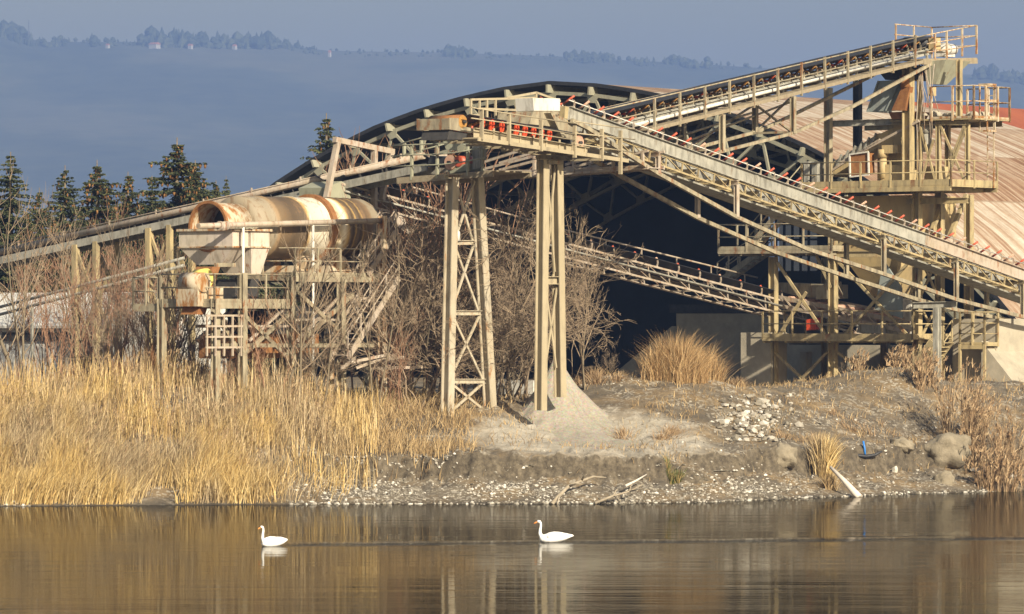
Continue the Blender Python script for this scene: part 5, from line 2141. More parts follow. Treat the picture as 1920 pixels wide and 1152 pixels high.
# short dry grass on the rest of the bank
x, d, t = scatter(60000, -9, 30, 3.0, 22, rng, lambda x, d, t: np.clip(.28 + 2.6 * fbm(x * .45, d * .45, 4, 66), 0, 1) * (1 - .8 * np.exp(-((x - 2.2) / 4.2) ** 2) * (t > 3.4)) * (1 - .85 * (t < 4.6)) * (1 - .6 * (x > 8)))
base = np.stack([x, d, ground_h(x, d) - .03], -1)
h = rng.uniform(.10, .42, len(x)) * (1 + .8 * sstep(-2, -9, x)) * (1 + 1.2 * fbm(x * .3, d * .3, 3, 12))
ln = np.stack([rng.normal(.1, .5, len(x)), rng.normal(-.1, .4, len(x))], -1) * h[:, None]
g1 = blades(base, h, ln, rng.uniform(.015, .035, len(x)), rng)
x, d, t = scatter(9000, -9.5, -1.0, 3.4, 14, rng, lambda x, d, t: np.clip(.5 + 2 * fbm(x * .6, d * .6, 3, 68), 0, 1) * (1 - sstep(-4, -1, x)))
base = np.stack([x, d, ground_h(x, d) - .03], -1)
h = rng.uniform(.3, .95, len(x))
ln = np.stack([rng.normal(.15, .4, len(x)), rng.normal(-.1, .3, len(x))], -1) * h[:, None]
g2 = blades(base, h, ln, rng.uniform(.018, .035, len(x)), rng)
v_, f_ = merge([g1, g2])
struct(np_mesh('dry_grass', v_, f_, M['straw']), 'stuff')


def tuft(label, px, d, wpx, hpx, n, mt, cat='grass tuft', name='grass_tuft', wd=(.02, .04), fan=.35, droop=1.0, group=None, plume=0, out=.8, cs=22):
    x0 = (px - 960) / F * d
    k = d / F
    m_c = max(1, int(wpx / cs))
    ca, cr = rng.uniform(0, 2 * np.pi, m_c), np.sqrt(rng.uniform(0, 1, m_c)) * wpx * k * .40
    ch = rng.uniform(.62, 1.0, m_c)
    ci = rng.integers(0, m_c, n)
    rr0 = np.abs(rng.normal(0, .5, n)) * wpx * k * .16
    a = rng.uniform(0, 2 * np.pi, n)
    xc, dc = x0 + (np.cos(ca) * cr)[ci], d + (np.sin(ca) * cr * .6)[ci]
    x, dd = xc + np.cos(a) * rr0, dc + np.sin(a) * rr0
    r = np.hypot(x - x0, dd - d)
    g = ground_h(x, dd)
    base = np.stack([x, dd, g - .05], -1)
    h = hpx * k * ch[ci] * rng.uniform(.25, 1.0, n) * (1 - .35 * np.clip(r / (wpx * k * .5 + 1e-6), 0, 1))
    ln = np.stack([(x - xc) * out + (x - x0) * .15 + rng.normal(.12, fan, n) * h * .6, (dd - dc) * out + rng.normal(-.05, fan * .6, n) * h * .5], -1)
    parts = [blades(base, h, ln, rng.uniform(*wd, n), rng, droop)]
    if plume:
        kk = rng.uniform(0, 1, n) < plume
        tip = base[kk].copy()
        tip[:, :2] += ln[kk] * .9
        tip[:, 2] += h[kk] * .9
        m_ = len(tip)
        for rep in range(5):
            parts.append(blades(tip + rng.normal(0, .03, (m_, 3)), rng.uniform(.12, .3, m_), ln[kk] * .12 + rng.normal(.06, .09, (m_, 2)), rng.uniform(.03, .06, m_), rng, 1))
    v_, f_ = merge(parts)
    loc = np.array([x0, d, gz(x0, d)])
    o = np_mesh(name, v_ - loc, f_, mt)
    o.location = loc
    return tag(o, label, cat, group)


tuft('big orange brown tussock of tall grass in front of the dark shed mouth', 1268, 212, 142, 120, 4600, M['orangegrass'], wd=(.010, .024), fan=.55, out=.3, cs=9)
tuft('lower orange tussock merging into the right side of the biggest one', 1322, 213.5, 80, 90, 1300, M['orangegrass'], wd=(.010, .024), fan=.55, out=.3, cs=9)
tuft('golden grass tuft behind the slanting white pole at the water', 1535, 204.5, 78, 112, 1700, M['gold'], fan=.36)
tuft('small half green rush tuft low on the stony shore', 1256, 197.6, 46, 48, 500, M['greengrass'], fan=.4)
tuft('grass tuft at the foot of the slanting white pole', 1560, 202, 60, 46, 600, M['straw'], fan=.5)
for i, (px, d, wpx, hpx, n, lab) in enumerate([
        (1800, 213, 90, 190, 230, 'dry brown reeds with drooping plumes left of the ramp wall'),
        (1850, 211, 90, 215, 260, 'tallest dry brown reeds in front of the ramp wall'),
        (1905, 209, 100, 200, 300, 'dense dry reeds at the right edge of the bank'),
        (1880, 207, 130, 110, 420, 'low bushy brown weeds at the right edge beneath the reeds'),
        (1745, 219, 70, 120, 240, 'thin dry reeds beside the grey support post'),
        (1690, 224, 60, 85, 160, 'sparse dry stalks under the stairs of the ochre tower'),
        (1610, 226, 50, 80, 130, 'sparse dry stalks between the tower legs')]):
    tuft(lab, px, d, wpx, hpx, n, M['stalk'], 'reeds', 'dry_reeds', (.016, .03), .28, .8, 'dry reeds on the right bank', .55)
for px, d, wpx, hpx, n, lab in [(265, 203, 150, 130, 1000, 'red brown stems standing out of the golden grass below the pipes'),
                                (330, 204.5, 120, 130, 900, 'red brown stems below the hoppers of the rusty drum'),
                                (130, 201.5, 120, 70, 400, 'short red brown stems in front of the low white shed')]:
    tuft(lab, px, d, wpx, hpx, n, M['redstem'], 'brush', 'red_brush', (.02, .035), .22, .6, 'red brush on the left bank')
for px, d, wpx, hpx, n, lab in [(1120, 212, 120, 40, 700, 'low brown bramble on the mound right of the gravel pile'),
                                (1395, 216, 90, 34, 500, 'low weeds on the crest beside the concrete wall'),
                                (1480, 207, 130, 28, 300, 'low brown weeds below the rubble'),
                                (1200, 203.5, 170, 36, 900, 'low brown weeds at the foot of the big orange tussock'),
                                (1620, 212, 180, 30, 350, 'low brown weeds on the mound under the tower')]:
    tuft(lab, px, d, wpx, hpx, n, M['stalk'], 'weeds', 'weeds', (.015, .03), .7, 1, 'low weeds on the bank')

# ------------------------------------------------------------------ bare shrubs and trees
def grow(seed, height, stems, spread, kids, levels, rad, up=.25, curl=.18, lean=(0, 0)):
    rnd = random.Random(seed)
    stem_l, twig_l = [], []

    def branch(p, d, L, r, lev):
        n = 5 if lev < 2 else 4
        pts, rs_ = [p.copy()], [r]
        dd = d.copy()
        for i in range(n):
            dd = (dd + Vector((rnd.gauss(0, curl), rnd.gauss(0, curl), rnd.gauss(0, curl * .6) + up * (.5 if lev else .3)))).normalized()
            p = p + dd * (L / n)
            pts.append(p.copy())
            rs_.append(r * (1 - .72 * (i + 1) / n))
        (stem_l if lev == 0 else twig_l).append((pts, rs_))
        if lev >= levels:
            return
        for k in range(kids[lev]):
            f = rnd.uniform(.22, .98)
            i = min(int(f * n), n - 1)
            q = lerp(pts[i], pts[i + 1], f * n - i)
            ax = (pts[i + 1] - pts[i]).normalized()
            sd = Vector((rnd.gauss(0, 1), rnd.gauss(0, 1), rnd.gauss(0, .6)))
            sd = (sd - ax * sd.dot(ax)).normalized()
            ang = rnd.uniform(.35, .95)
            nd = (ax * math.cos(ang) + sd * math.sin(ang)).normalized()
            rr_ = max(.011, r * (1 - .7 * f) * .55)
            branch(q, nd, L * rnd.uniform(.30, .55) * (1.1 - .4 * f), rr_, lev + 1)

    for s in range(stems):
        a = rnd.uniform(0, 6.283)
        tilt = rnd.uniform(.05, spread)
        d = Vector((math.cos(a) * math.sin(tilt) + lean[0], math.sin(a) * math.sin(tilt) + lean[1], math.cos(tilt))).normalized()
        p = Vector((rnd.gauss(0, .12 * stems ** .5), rnd.gauss(0, .12 * stems ** .5), -.2))
        branch(p, d, height * rnd.uniform(.65, 1.0), rad * rnd.uniform(.7, 1.0), 0)
    return stem_l, twig_l


def tubes_mesh(lst, name, mt, ns):
    V, Fq, o = [], [], 0
    for pts, rs_ in lst:
        P_ = np.array([tuple(p) for p in pts])
        T = np.gradient(P_, axis=0)
        T /= np.linalg.norm(T, axis=1)[:, None] + 1e-9
        ref = np.array([0.31, 0.17, .1]) if abs(T[0, 2]) > .6 else np.array([0, 0, 1.0])
        S_ = np.cross(T, ref)
        S_ /= np.linalg.norm(S_, axis=1)[:, None] + 1e-9
        B_ = np.cross(T, S_)
        n = len(P_)
        for k in range(ns):
            a = 2 * math.pi * k / ns
            V.append(P_ + (S_ * math.cos(a) + B_ * math.sin(a)) * np.array(rs_)[:, None])
        idx = o + np.arange(ns)[:, None] * n + np.arange(n - 1)[None, :]
        nxt = o + (np.arange(1, ns + 1) % ns)[:, None] * n + np.arange(n - 1)[None, :]
        Fq.append(np.stack([idx, nxt, nxt + 1, idx + 1], -1).reshape(-1, 4))
        o += n * ns
    me = np_mesh(name, np.concatenate(V), np.concatenate(Fq), mt, smooth=True)
    d = me.data
    bpy.data.objects.remove(me)
    return d


KINDS = {}


def kind(key, seed, bark, twig, **k):
    s, t = grow(seed, **k)
    KINDS[key] = (tubes_mesh(s, 'stem', bark, 5), tubes_mesh(t, 'twigs', twig, 3))


for i in range(4):
    kind(('shrub', i), 20 + i, M['bark'], M['twig'], height=6.2, stems=7, spread=.5, kids=(9, 5, 3), levels=3, rad=.055, up=.16, curl=.16)
for i in range(3):
    kind(('red', i), 40 + i, M['twig_red'], M['twig_red'], height=5.2, stems=8, spread=.34, kids=(7, 4), levels=2, rad=.038, up=.3, curl=.1)
for i in range(3):
    kind(('tree', i), 60 + i, M['bark'], M['twig'], height=7.5, stems=2, spread=.22, kids=(16, 7, 4), levels=3, rad=.11, up=.12, curl=.16)
for i in range(2):
    kind(('pole', i), 80 + i, M['bark'], M['twig'], height=8, stems=2, spread=.12, kids=(13, 4), levels=2, rad=.07, up=.3, curl=.07)
for i in range(2):
    kind(('droop', i), 90 + i, M['twig'], M['twig'], height=6.5, stems=5, spread=.6, kids=(9, 6, 3), levels=3, rad=.05, up=-.02, curl=.22)

NAMES = {'shrub': ('bare_shrub', 'shrub'), 'red': ('willow_shrub', 'shrub'), 'tree': ('bare_tree', 'tree'), 'pole': ('young_tree', 'tree'), 'droop': ('bare_shrub', 'shrub')}
GRP = {'shrub': 'bare shrubs around the works', 'red': 'reddish willow shrubs', 'tree': 'bare trees around the drum frame', 'pole': 'thin young trees', 'droop': 'bare shrubs around the works'}


def plant(kk, px, d, top, label, wide=1.0):
    """a shrub whose foot is at px, d and whose crown reaches the pixel row top"""
    ms, mt_ = KINDS[kk]
    x = (px - 960) / F * d
    z = gz(x, d)
    ztop = H + (600 - top) * d / F
    nat = max(v.co.z for v in mt_.vertices)
    s = (ztop - z) / nat
    t = thing(NAMES[kk[0]][0], label, NAMES[kk[0]][1], (x, d, z), GRP[kk[0]])
    t.rotation_euler = (0, 0, random.Random(int(px * 7 + d)).uniform(0, 6.28))
    w_ = s * random.Random(int(px * 3 + d)).uniform(.85, 1.15) * wide
    t.scale = (w_, w_, s)
    for me in (ms, mt_):
        o = bpy.data.objects.new(me.name.split('.')[0], me)
        C.objects.link(o)
        o.parent = t
    return t


PL = [
    # left edge and the shrubs before the white shed
    (('pole', 0), 18, 212, 255, 'tall thin pale young tree at the very left edge'),
    (('pole', 1), 46, 210, 300, 'second thin pale young tree from the left edge'),
    (('pole', 0), 150, 216, 400, 'thin young tree right behind the first yellow trestle'),
    (('pole', 1), 185, 212, 350, 'thin young tree between the two yellow trestles'),
    (('pole', 1), 215, 215, 420, 'thin young tree under the middle of the twin slanting pipes'),
    (('red', 1), 245, 211, 440, 'reddish willow shrub before the second yellow trestle, left of the hoppers'),
    (('pole', 0), 275, 214, 440, 'thin young tree beside the white site container'),
    (('shrub', 3), 312, 207, 470, 'bare shrub at the left foot of the drum frame'),
    (('red', 1), 345, 206, 480, 'reddish willow shrub under the sloping discharge chute'),
    (('droop', 1), 205, 205, 540, 'lowest spreading bare shrub out in the golden grass at left'),
    # in front of and around the drum
    (('pole', 0), 300, 203.5, 470, 'thin young tree left of the hoppers of the drum'),
    (('pole', 0), 545, 200.5, 395, 'forked bare tree directly before the middle of the rusty drum'),
    (('red', 2), 420, 200.5, 560, 'low reddish shrub before the gear case under the hoppers'),
    (('red', 0), 190, 213, 440, 'reddish willow shrub midway between the two yellow trestles'),
    (('red', 2), 268, 211, 440, 'reddish willow shrub before the white site container'),
    (('red', 2), 38, 229, 395, 'brown shrub behind the long left conveyor at the left edge', .8),
    (('red', 0), 95, 230, 385, 'brown shrub behind the long left conveyor below the slim pointed spruce', .8),
    (('red', 1), 172, 229, 360, 'brown shrub behind the long left conveyor below the roundest spruce', .8),
    (('red', 2), 232, 230, 375, 'brown shrub behind the long left conveyor left of the biggest spruce', .8),
    (('red', 0), 300, 229, 385, 'brown shrub behind the long left conveyor below the biggest spruce', .8),
    (('red', 1), 120, 212, 470, 'reddish willow shrub left of the first yellow trestle'),
    (('red', 0), 485, 201, 520, 'reddish shrub between the hoppers and the forked tree'),
    (('pole', 1), 700, 203, 370, 'dark bare tree at the foot of the drum frame stairs'),
    (('pole', 1), 610, 201.5, 400, 'thin young tree before the right half of the rusty drum'),
    (('shrub', 3), 588, 203, 560, 'low bare shrub under the drum right of the forked tree'),
    (('red', 0), 760, 214, 195, 'tall reddish willow shoots rising behind the head platform'),
    (('red', 1), 800, 216, 205, 'second tall clump of reddish shoots behind the head platform, nearer its chute'),
    (('red', 2), 725, 216, 235, 'reddish willow shoots behind the pale portal frame'),
    # the thicket between the drum and the tall pillar
    (('tree', 2), 770, 207, 340, 'pale stemmed bare tree just left of the rusty white tower'),
    (('shrub', 0), 735, 209, 400, 'dense bare shrub right behind the drum frame stairs'),
    (('shrub', 1), 800, 210, 380, 'dense bare shrub behind the left leg of the rusty white tower'),
    (('droop', 0), 840, 211, 385, 'tangled bare shrub directly behind the rusty white tower'),
    (('shrub', 2), 875, 208.5, 420, 'bare shrub seen between the legs of the rusty white tower'),
    (('droop', 1), 915, 210, 350, 'arching bare shrub just right of the rusty white tower'),
    (('shrub', 3), 950, 211.5, 360, 'dense bare shrub midway between tower and tall pillar'),
    (('droop', 0), 975, 209.5, 420, 'arching bare shrub touching the left side of the tall pillar'),
    (('shrub', 0), 905, 215, 400, 'bare shrub farther back right of the rusty white tower'),
    (('shrub', 1), 965, 216, 390, 'bare shrub farther back left of the tall pillar'),
    (('droop', 1), 860, 207, 520, 'low spreading bare shrub at the feet of the rusty white tower'),
    (('shrub', 2), 945, 207.5, 540, 'low bare shrub left of the gravel pile'),
    (('droop', 0), 785, 205, 560, 'low spreading bare shrub left of the foot of the rusty white tower'),
    (('red', 2), 740, 205, 560, 'low reddish willow shrub right of the drum frame stairs'),
    (('tree', 0), 1092, 211, 352, 'bare tree just right of the tall pillar before the dark shed', .55),
    (('droop', 1), 1068, 212, 480, 'drooping bare shrub right behind the tall pillar', .55),
    (('shrub', 3), 1290, 216, 640, 'small bare shrub on the crest behind the big orange tussock'),
    (('shrub', 0), 1140, 213, 650, 'small leafless bramble on the crest right of the gravel pile'),
    (('shrub', 2), 1600, 233, 665, 'small bare shrub under the lowest deck of the tower'),
]
for q in PL:
    plant(*q)


# ------------------------------------------------------------------ spruces
M['needle'] = islands('spruce_needles', [(0, (0.018, 0.026, 0.011)), (.5, (0.045, 0.056, 0.023)), (1, (0.12, 0.12, 0.05))], .7)
M['cone'] = islands('spruce_cones', [(0, (0.12, 0.06, 0.022)), (1, (0.25, 0.13, 0.045))], .8)


def spruce_meshes(seed, ht, rad, cones):
    r = np.random.default_rng(seed)
    tr = MB().tube([(0, 0, -.3), (.02, .03, ht * .5), (0, 0, ht)], [ht * .014, ht * .009, .015], 7)
    tm = local_mesh(tr, 'trunk', M['bark'])
    bl, bh, bln, bw = [], [], [], []
    V, Fq, o = [], [], 0
    cv = []
    z = .2 * ht
    while z < ht * .985:
        k = z / ht
        L0 = rad * (1 - k) ** 1.0 * (1 + .18 * r.normal())
        nb = 9 if k < .9 else 5
        for j in range(nb):
            a = r.uniform(0, 6.283)
            L = max(.10, L0 * r.uniform(.6, 1.25))
            dx, dy = math.cos(a), math.sin(a)
            zj = r.normal(0, .25) * (1 - k)
            ns = max(3, int(L * 9))
            for i in range(ns):
                f = (i + r.uniform(0, 1)) / ns
                f = f ** .8
                sag = (-.42 * f + .30 * f * f) * L * (1.0 if k < .8 else -.3)
                px_, py_, pz_ = dx * L * f, dy * L * f, z + sag + zj
                for q in range(9):
                    # needle sprays: flat slips pointing outward and down
                    b_ = a + r.uniform(-1.1, 1.1)
                    l_ = r.uniform(.14, .38) * (1.15 - .5 * f) * (1.25 - .75 * k)
                    e = np.array([math.cos(b_), math.sin(b_), r.uniform(-1.3, .2)])
                    s_ = np.cross(e, [r.normal(), r.normal(), r.normal()])
                    s_ /= np.linalg.norm(s_) + 1e-9
                    p0 = np.array([px_, py_, pz_]) + r.normal(0, .13 * (1.1 - k), 3)
                    w_ = r.uniform(.02, .045)
                    V += [p0 - s_ * w_ * .5, p0 + s_ * w_ * .5, p0 + e * l_ * .6 + s_ * w_, p0 + e * l_ * .6 - s_ * w_, ]
                    Fq.append((o, o + 1, o + 2, o + 3))
                    o += 4
                if cones and k > .70 and r.uniform() < .75 * cones and f > .3:
                    cv.append((px_, py_, pz_ - .05))
        z += ht * (.027 - .012 * k) * r.uniform(.8, 1.2)
    ob = np_mesh('needles', np.array(V), np.array(Fq), M['needle'])
    nm = ob.data
    bpy.data.objects.remove(ob)
    cm_ = None
    if cv:
        mb = MB()
        for c in cv:
            c = Vector(c)
            mb.tube([c, c - Z * .05, c - Z * .16, c - Z * .24], [.015, .042, .038, .01], 5, True, False)
        cm_ = local_mesh(mb, 'cones', M['cone'])
    return tm, nm, cm_


SP = [spruce_meshes(1, 13.5, 4.2, .45), spruce_meshes(2, 13.5, 4.0, 0), spruce_meshes(3, 13.5, 4.6, .5), spruce_meshes(5, 13.5, 3.8, .1)]
for px, top, d, k, wx, lab in [
        (20, 285, 256, 1, 1.15, 'dark spruce at the left edge with a long bare side branch'),
        (-25, 320, 258, 3, 1.2, 'spruce cut by the left edge of the view'),
        (74, 352, 254, 3, .9, 'brownish thin spruce second from the left edge'),
        (122, 310, 256, 3, 1.0, 'slim spruce with a pointed top third from the left'),
        (182, 300, 258, 2, 1.05, 'spruce with a rounded top full of brown cones'),
        (240, 322, 257, 0, .95, 'spruce with brown cones right of the roundest one'),
        (150, 390, 252, 1, 1.0, 'low dark spruce filling the gap between the cone bearing ones'),
        (285, 330, 255, 1, 1.0, 'dark spruce close against the left of the biggest one'),
        (332, 258, 262, 2, 1.2, 'biggest spruce of the left row, its top hung with cones'),
        (366, 300, 259, 0, .9, 'narrow cone covered spruce close right of the biggest one'),
        (405, 338, 262, 3, .8, 'small spruce above the mouth of the rusty drum'),
        (50, 392, 251, 3, .9, 'low brownish spruce between the two leftmost tall ones'),
        (100, 405, 250, 0, .9, 'low spruce at the left foot of the slim pointed one'),
        (212, 388, 253, 1, 1.0, 'low dark spruce right of the roundest cone bearing one'),
        (262, 385, 252, 3, 1.0, 'low spruce before the left flank of the biggest one'),
        (386, 372, 257, 1, .9, 'low dark spruce behind the mouth of the rusty drum'),
        (424, 330, 264, 1, .55, 'smallest spruce tip at the right end of the row'),
        (612, 212, 305, 3, .95, 'lone spruce rising behind the left slope of the big shed')]:
    x = (px - 960) / F * d
    z = gz(x, d)
    s = (H + (600 - top) * d / F - z) / 13.5
    t = thing('spruce_tree', lab, 'spruce', (x, d, z), 'spruces behind the works')
    t.rotation_euler = (0, 0, px * .37)
    t.scale = (s * wx * 1.6, s * wx * 1.6, s)
    for me in SP[k]:
        if me is None:
            continue
        o = bpy.data.objects.new(me.name.split('.')[0], me)
        C.objects.link(o)
        o.parent = t
        if me is SP[k][2]:
            o['kind'] = 'stuff'
# bushes far right on the skyline roof edge
# ================================================================== gravel pile, stones, debris
cx, cd = (1043 - 960) / F * 206.5, 206.5
nr, na = 90, 160
vs = []
for i in range(nr + 1):
    r_ = 9.6 * (i / nr) ** 1.4
    a = np.arange(na) * 2 * np.pi / na
    X_, D_ = cx + np.cos(a) * r_ * (1 + .12 * np.sin(a * 3 + 1)), cd + np.sin(a) * r_
    hz_ = 2.15 + 3.9 * np.exp(-r_ / 1.75) - .02 * r_ + .16 * fbm(X_ * 1.5, D_ * 1.5, 4, 3) * min(1, r_) + .22 * min(1, r_ / 1.5) * fbm(a * 5.0, a * 0 + r_ * .25, 3, 8) - .9 * sstep(6.5, 9.6, r_) 
    vs.append(np.stack([X_, D_, hz_], -1))
vs = np.concatenate(vs)
ii = (np.arange(nr)[:, None] * na + np.arange(na)[None, :]).ravel()
jj = (np.arange(nr)[:, None] * na + (np.arange(na)[None, :] + 1) % na).ravel()
m, n, b = nodes('pale_gravel')
v = pos(n)
c = ramp(n, noise(n, v, .9, 9, .7), [(.3, (0.26, 0.23, 0.175)), (.6, (0.38, 0.34, 0.275)), (.8, (0.46, 0.42, 0.35))])
vo = n.nodes.new('ShaderNodeTexVoronoi')
vo.inputs['Scale'].default_value = 14
n.links.new(v, vo.inputs[0])
c = mix(n, .45, c, mix(n, 1.0, vo.outputs['Color'], (.38, .34, .275), 'MULTIPLY'), 'MIX')
c = mix(n, .5, c, ramp(n, noise(n, v, 6, 6, .7), [(.3, (.22, .195, .15)), (.7, (.42, .38, .31))]))
n.links.new(c, b.inputs['Base Color'])
b.inputs['Roughness'].default_value = .95
bump(n, b, noise(n, v, 11, 7, .7), .6, .08)
M['gravel'] = m
loc = np.array([cx, cd, 3.5])
o = np_mesh('gravel_pile', vs - loc, np.stack([ii, jj, jj + na, ii + na], -1), M['gravel'], smooth=True)
o.location = loc
tag(o, 'pale steep cone of fine gravel heaped around the tall pillar foot', 'pile')

ICO = bmesh.new()
bmesh.ops.create_icosphere(ICO, subdivisions=1, radius=1)
IV = np.array([tuple(v.co) for v in ICO.verts])
IF = np.array([[v.index for v in f.verts] for f in ICO.faces])
ICO.free()
M['pebble'] = islands('river_stones', [(0, (0.11, 0.095, 0.07)), (.4, (0.24, 0.215, 0.17)), (.75, (0.40, 0.37, 0.315)), (1, (0.60, 0.57, 0.51))], .85)


def stones(x, d, s, rng, sink=.3):
    n = len(x)
    z = ground_h(x, d) + s * (.5 - sink)
    V = np.repeat(IV[None], n, 0) * rng.uniform(.65, 1.25, (n, len(IV), 1))
    V = V * (s[:, None] * np.stack([rng.uniform(.8, 1.4, n), rng.uniform(.7, 1.1, n), rng.uniform(.45, .85, n)], -1))[:, None, :]
    a = rng.uniform(0, 6.283, n)
    ca, sa = np.cos(a)[:, None], np.sin(a)[:, None]
    X_ = V[..., 0] * ca - V[..., 1] * sa
    Y_ = V[..., 0] * sa + V[..., 1] * ca
    V = np.stack([X_ + x[:, None], Y_ + d[:, None], V[..., 2] + z[:, None]], -1).reshape(-1, 3)
    return V, (IF[None] + (np.arange(n) * len(IV))[:, None, None]).reshape(-1, 3)


def patch(px0, px1, y0, y1, n, s0, s1, rng):
    """stones over the strip of bank seen in a box of the picture, found by walking down each line of sight"""
    px = rng.normal((px0 + px1) / 2, (px1 - px0) / 3.4, n)
    py = np.clip(rng.normal((y0 + y1) / 2, (y1 - y0) / 3.2, n), y0 - 8, y1 + 4)
    dd = np.full(n, 188.0)
    hit = np.zeros(n, bool)
    for k in range(220):
        xx = (px - 960) / F * dd
        zz = H - (py - 600) / F * dd
        hit |= ground_h(xx, dd) >= zz
        dd = np.where(hit, dd, dd + .2)
    ok = hit & (dd < 230)
    px, dd = px[ok], dd[ok]
    return (px - 960) / F * dd, dd, s0 * .7 * (1 + (s1 / s0 * 1.5 - 1) * rng.uniform(0, 1, len(px)) ** 3.5)


ps = []
for a in [(570, 800, 880, 944, 900), (560, 700, 900, 946, 500), (700, 760, 905, 940, 260), (790, 850, 868, 895, 150), (860, 1080, 902, 940, 900), (880, 1010, 905, 925, 400), (1080, 1260, 915, 945, 400),
          (1230, 1480, 890, 938, 1000), (1330, 1480, 905, 930, 350), (1480, 1600, 890, 935, 150), (1600, 1920, 885, 922, 260), (0, 60, 915, 952, 350), (600, 700, 860, 885, 120), (1080, 1200, 695, 725, 350), (1460, 1900, 730, 860, 500), (1100, 1500, 780, 880, 350)]:
    ps.append(stones(*patch(*a, .025, .085, rng), rng))
x, d, t = scatter(5000, -9, 24, -.3, 3.2, rng, lambda x, d, t: np.clip(.15 + 2.5 * fbm(x * .5, d * .9, 3, 26), 0, 1))
ps.append(stones(x, d, np.exp(rng.uniform(np.log(.015), np.log(.06), len(x))), rng))
x, d, t = scatter(420, -9, 22, -.25, .25, rng)
ps.append(stones(x, d, np.exp(rng.uniform(np.log(.04), np.log(.11), len(x))), rng))
v_, f_ = merge(ps)
struct(np_mesh('shore_stones', v_, f_, M['pebble']), 'stuff')
x, d, s = patch(1362, 1476, 752, 824, 520, .06, .20, rng)
ob = np_mesh('rubble_heap', *stones(x, d, s, rng, .1), M['pebble'])
struct(ob, 'stuff')

M['boulder'] = plain('pale_clay_block', (0.155, 0.13, 0.088), (0.27, 0.23, 0.165), 2.5, .9, .6, .08)
M['rock'] = plain('white_rock', (0.42, 0.39, 0.33), (0.56, 0.53, 0.46), 3, .9, .4, .04)
for px, y, wpx, hpx, seed, mt, lab in [(1772, 850, 78, 64, 1, 'boulder', 'biggest pale clay block sunk in the bank at the right'),
                                       (1771, 896, 34, 32, 2, 'boulder', 'rounded clay block directly below the biggest one'),
                                       (1893, 898, 34, 30, 3, 'rock', 'angular white rock at the waterline by the right edge'),
                                       (1678, 882, 10, 22, 4, 'rock', 'small upright white stone below the black rubber strip'),
                                       (1356, 790, 34, 14, 5, 'rock', 'flat pale slab at the left foot of the rubble'),
                                       (1470, 862, 44, 44, 6, 'boulder', 'pale clay face left of the golden tuft'),
                                       (1690, 830, 44, 26, 7, 'boulder', 'half buried clay lump up the slope left of the biggest block'),
                                       (1840, 880, 46, 14, 8, 'rock', 'low pale ledge of stones right of the rounded block')]:
    rs2 = random.Random(seed)
    px_, dd, _ = patch(px, px + .01, y + hpx * .3, y + hpx * .3 + .01, 8, .1, .2, np.random.default_rng(seed))
    x0, d0 = float(np.median(px_)), float(np.median(dd))
    z0 = gz(x0, d0)
    k = d0 / F
    bm = bmesh.new()
    bmesh.ops.create_icosphere(bm, subdivisions=4, radius=1)
    sharp = mt == 'rock'
    pl_ = [Vector((rs2.gauss(0, 1), rs2.gauss(0, 1), rs2.gauss(0, 1))).normalized() for _ in range(14)]
    for v in bm.verts:
        c = v.co.normalized()
        r_ = min([1.0] + [(.62 + .3 * ((i * 37) % 10) / 10) / max(1e-3, c.dot(p)) for i, p in enumerate(pl_) if c.dot(p) > .2]) if sharp else 1.0
        q = float(fbm(np.array([c.x * 2.2 + seed * 3]), np.array([c.z * 2.2 + c.y * 1.3]), 4, seed)[0])
        r_ *= 1 + q * (.18 if sharp else .75)
        v.co = Vector((c.x * r_ * wpx * k / 2 * 1.15, c.y * r_ * wpx * k / 2.2, c.z * r_ * hpx * k / 2 * 1.15))
    me = bpy.data.meshes.new('boulder')
    bm.to_mesh(me)
    bm.free()
    for p in me.polygons:
        p.use_smooth = not sharp
    me.materials.append(M[mt])
    o = link('boulder', me, None, (x0, d0, z0 + hpx * k * .06))
    o.rotation_euler = (0, rs2.uniform(-.2, .2), 0)
    tag(o, lab, 'boulder')

# dead branches at the shore, the white pole, the blue tube, the rubber strip
M['driftwood'] = plain('driftwood', (0.20, 0.16, 0.11), (0.36, 0.31, 0.23), 4, .9, .3)
M['driftpale'] = plain('bleached_wood', (0.50, 0.44, 0.37), (0.64, 0.58, 0.50), 3, .8, .2)


def onbank(px, y):
    a, b_, _ = patch(px, px + .01, y, y + .01, 6, .1, .2, np.random.default_rng(1))
    return Vector((float(np.median(a)), float(np.median(b_)), gz(float(np.median(a)), float(np.median(b_)))))


def dead(lab, pts, r, mt='driftwood', name='dead_branch', cat='branch', side=()):
    P3 = [P(x_, y_, d_) for x_, y_, d_ in pts]
    mb = MB().tube(P3, [r * (1 - .6 * i / (len(P3) - 1)) for i in range(len(P3))], 8)
    for (i, x_, y_, d_) in side:
        q = P(x_, y_, d_)
        mid_ = (P3[i] + q) / 2 + Z * .06
        mb.tube([P3[i], mid_, q], [r * .55, r * .4, r * .15], 6)
    o = mb.build(name, M[mt], None, tuple(P3[0]))
    return tag(o, lab, cat)


dead('long dead branch arching from the shore stones into the water', [(1034, 946, 192.6), (1050, 928, 193), (1066, 912, 193.6), (1090, 902, 194.4), (1112, 894, 195), (1136, 896, 195.4)], .09,
     side=((2, 1092, 908, 193.2), (1, 1044, 950, 192.4), (3, 1100, 890, 194)))
dead('dead branch with twigs lying along the waterline right of the arching one', [(1115, 944, 192.8), (1150, 930, 193.2), (1180, 922, 193.6), (1206, 908, 194)], .06,
     side=((1, 1166, 944, 192.8), (2, 1216, 918, 193), (1, 1160, 915, 193.8), (2, 1186, 906, 194)))
dead('short forked dead stick above the waterline twigs', [(1172, 912, 194.4), (1192, 902, 194.8), (1212, 890, 195.4)], .06, 'driftpale')
dead('slanting bleached pole standing in the water below the golden tuft', [(1612, 934, 200.6), (1584, 903, 201.2), (1557, 876, 201.8)], .16, 'driftpale', 'bleached_pole', 'pole')
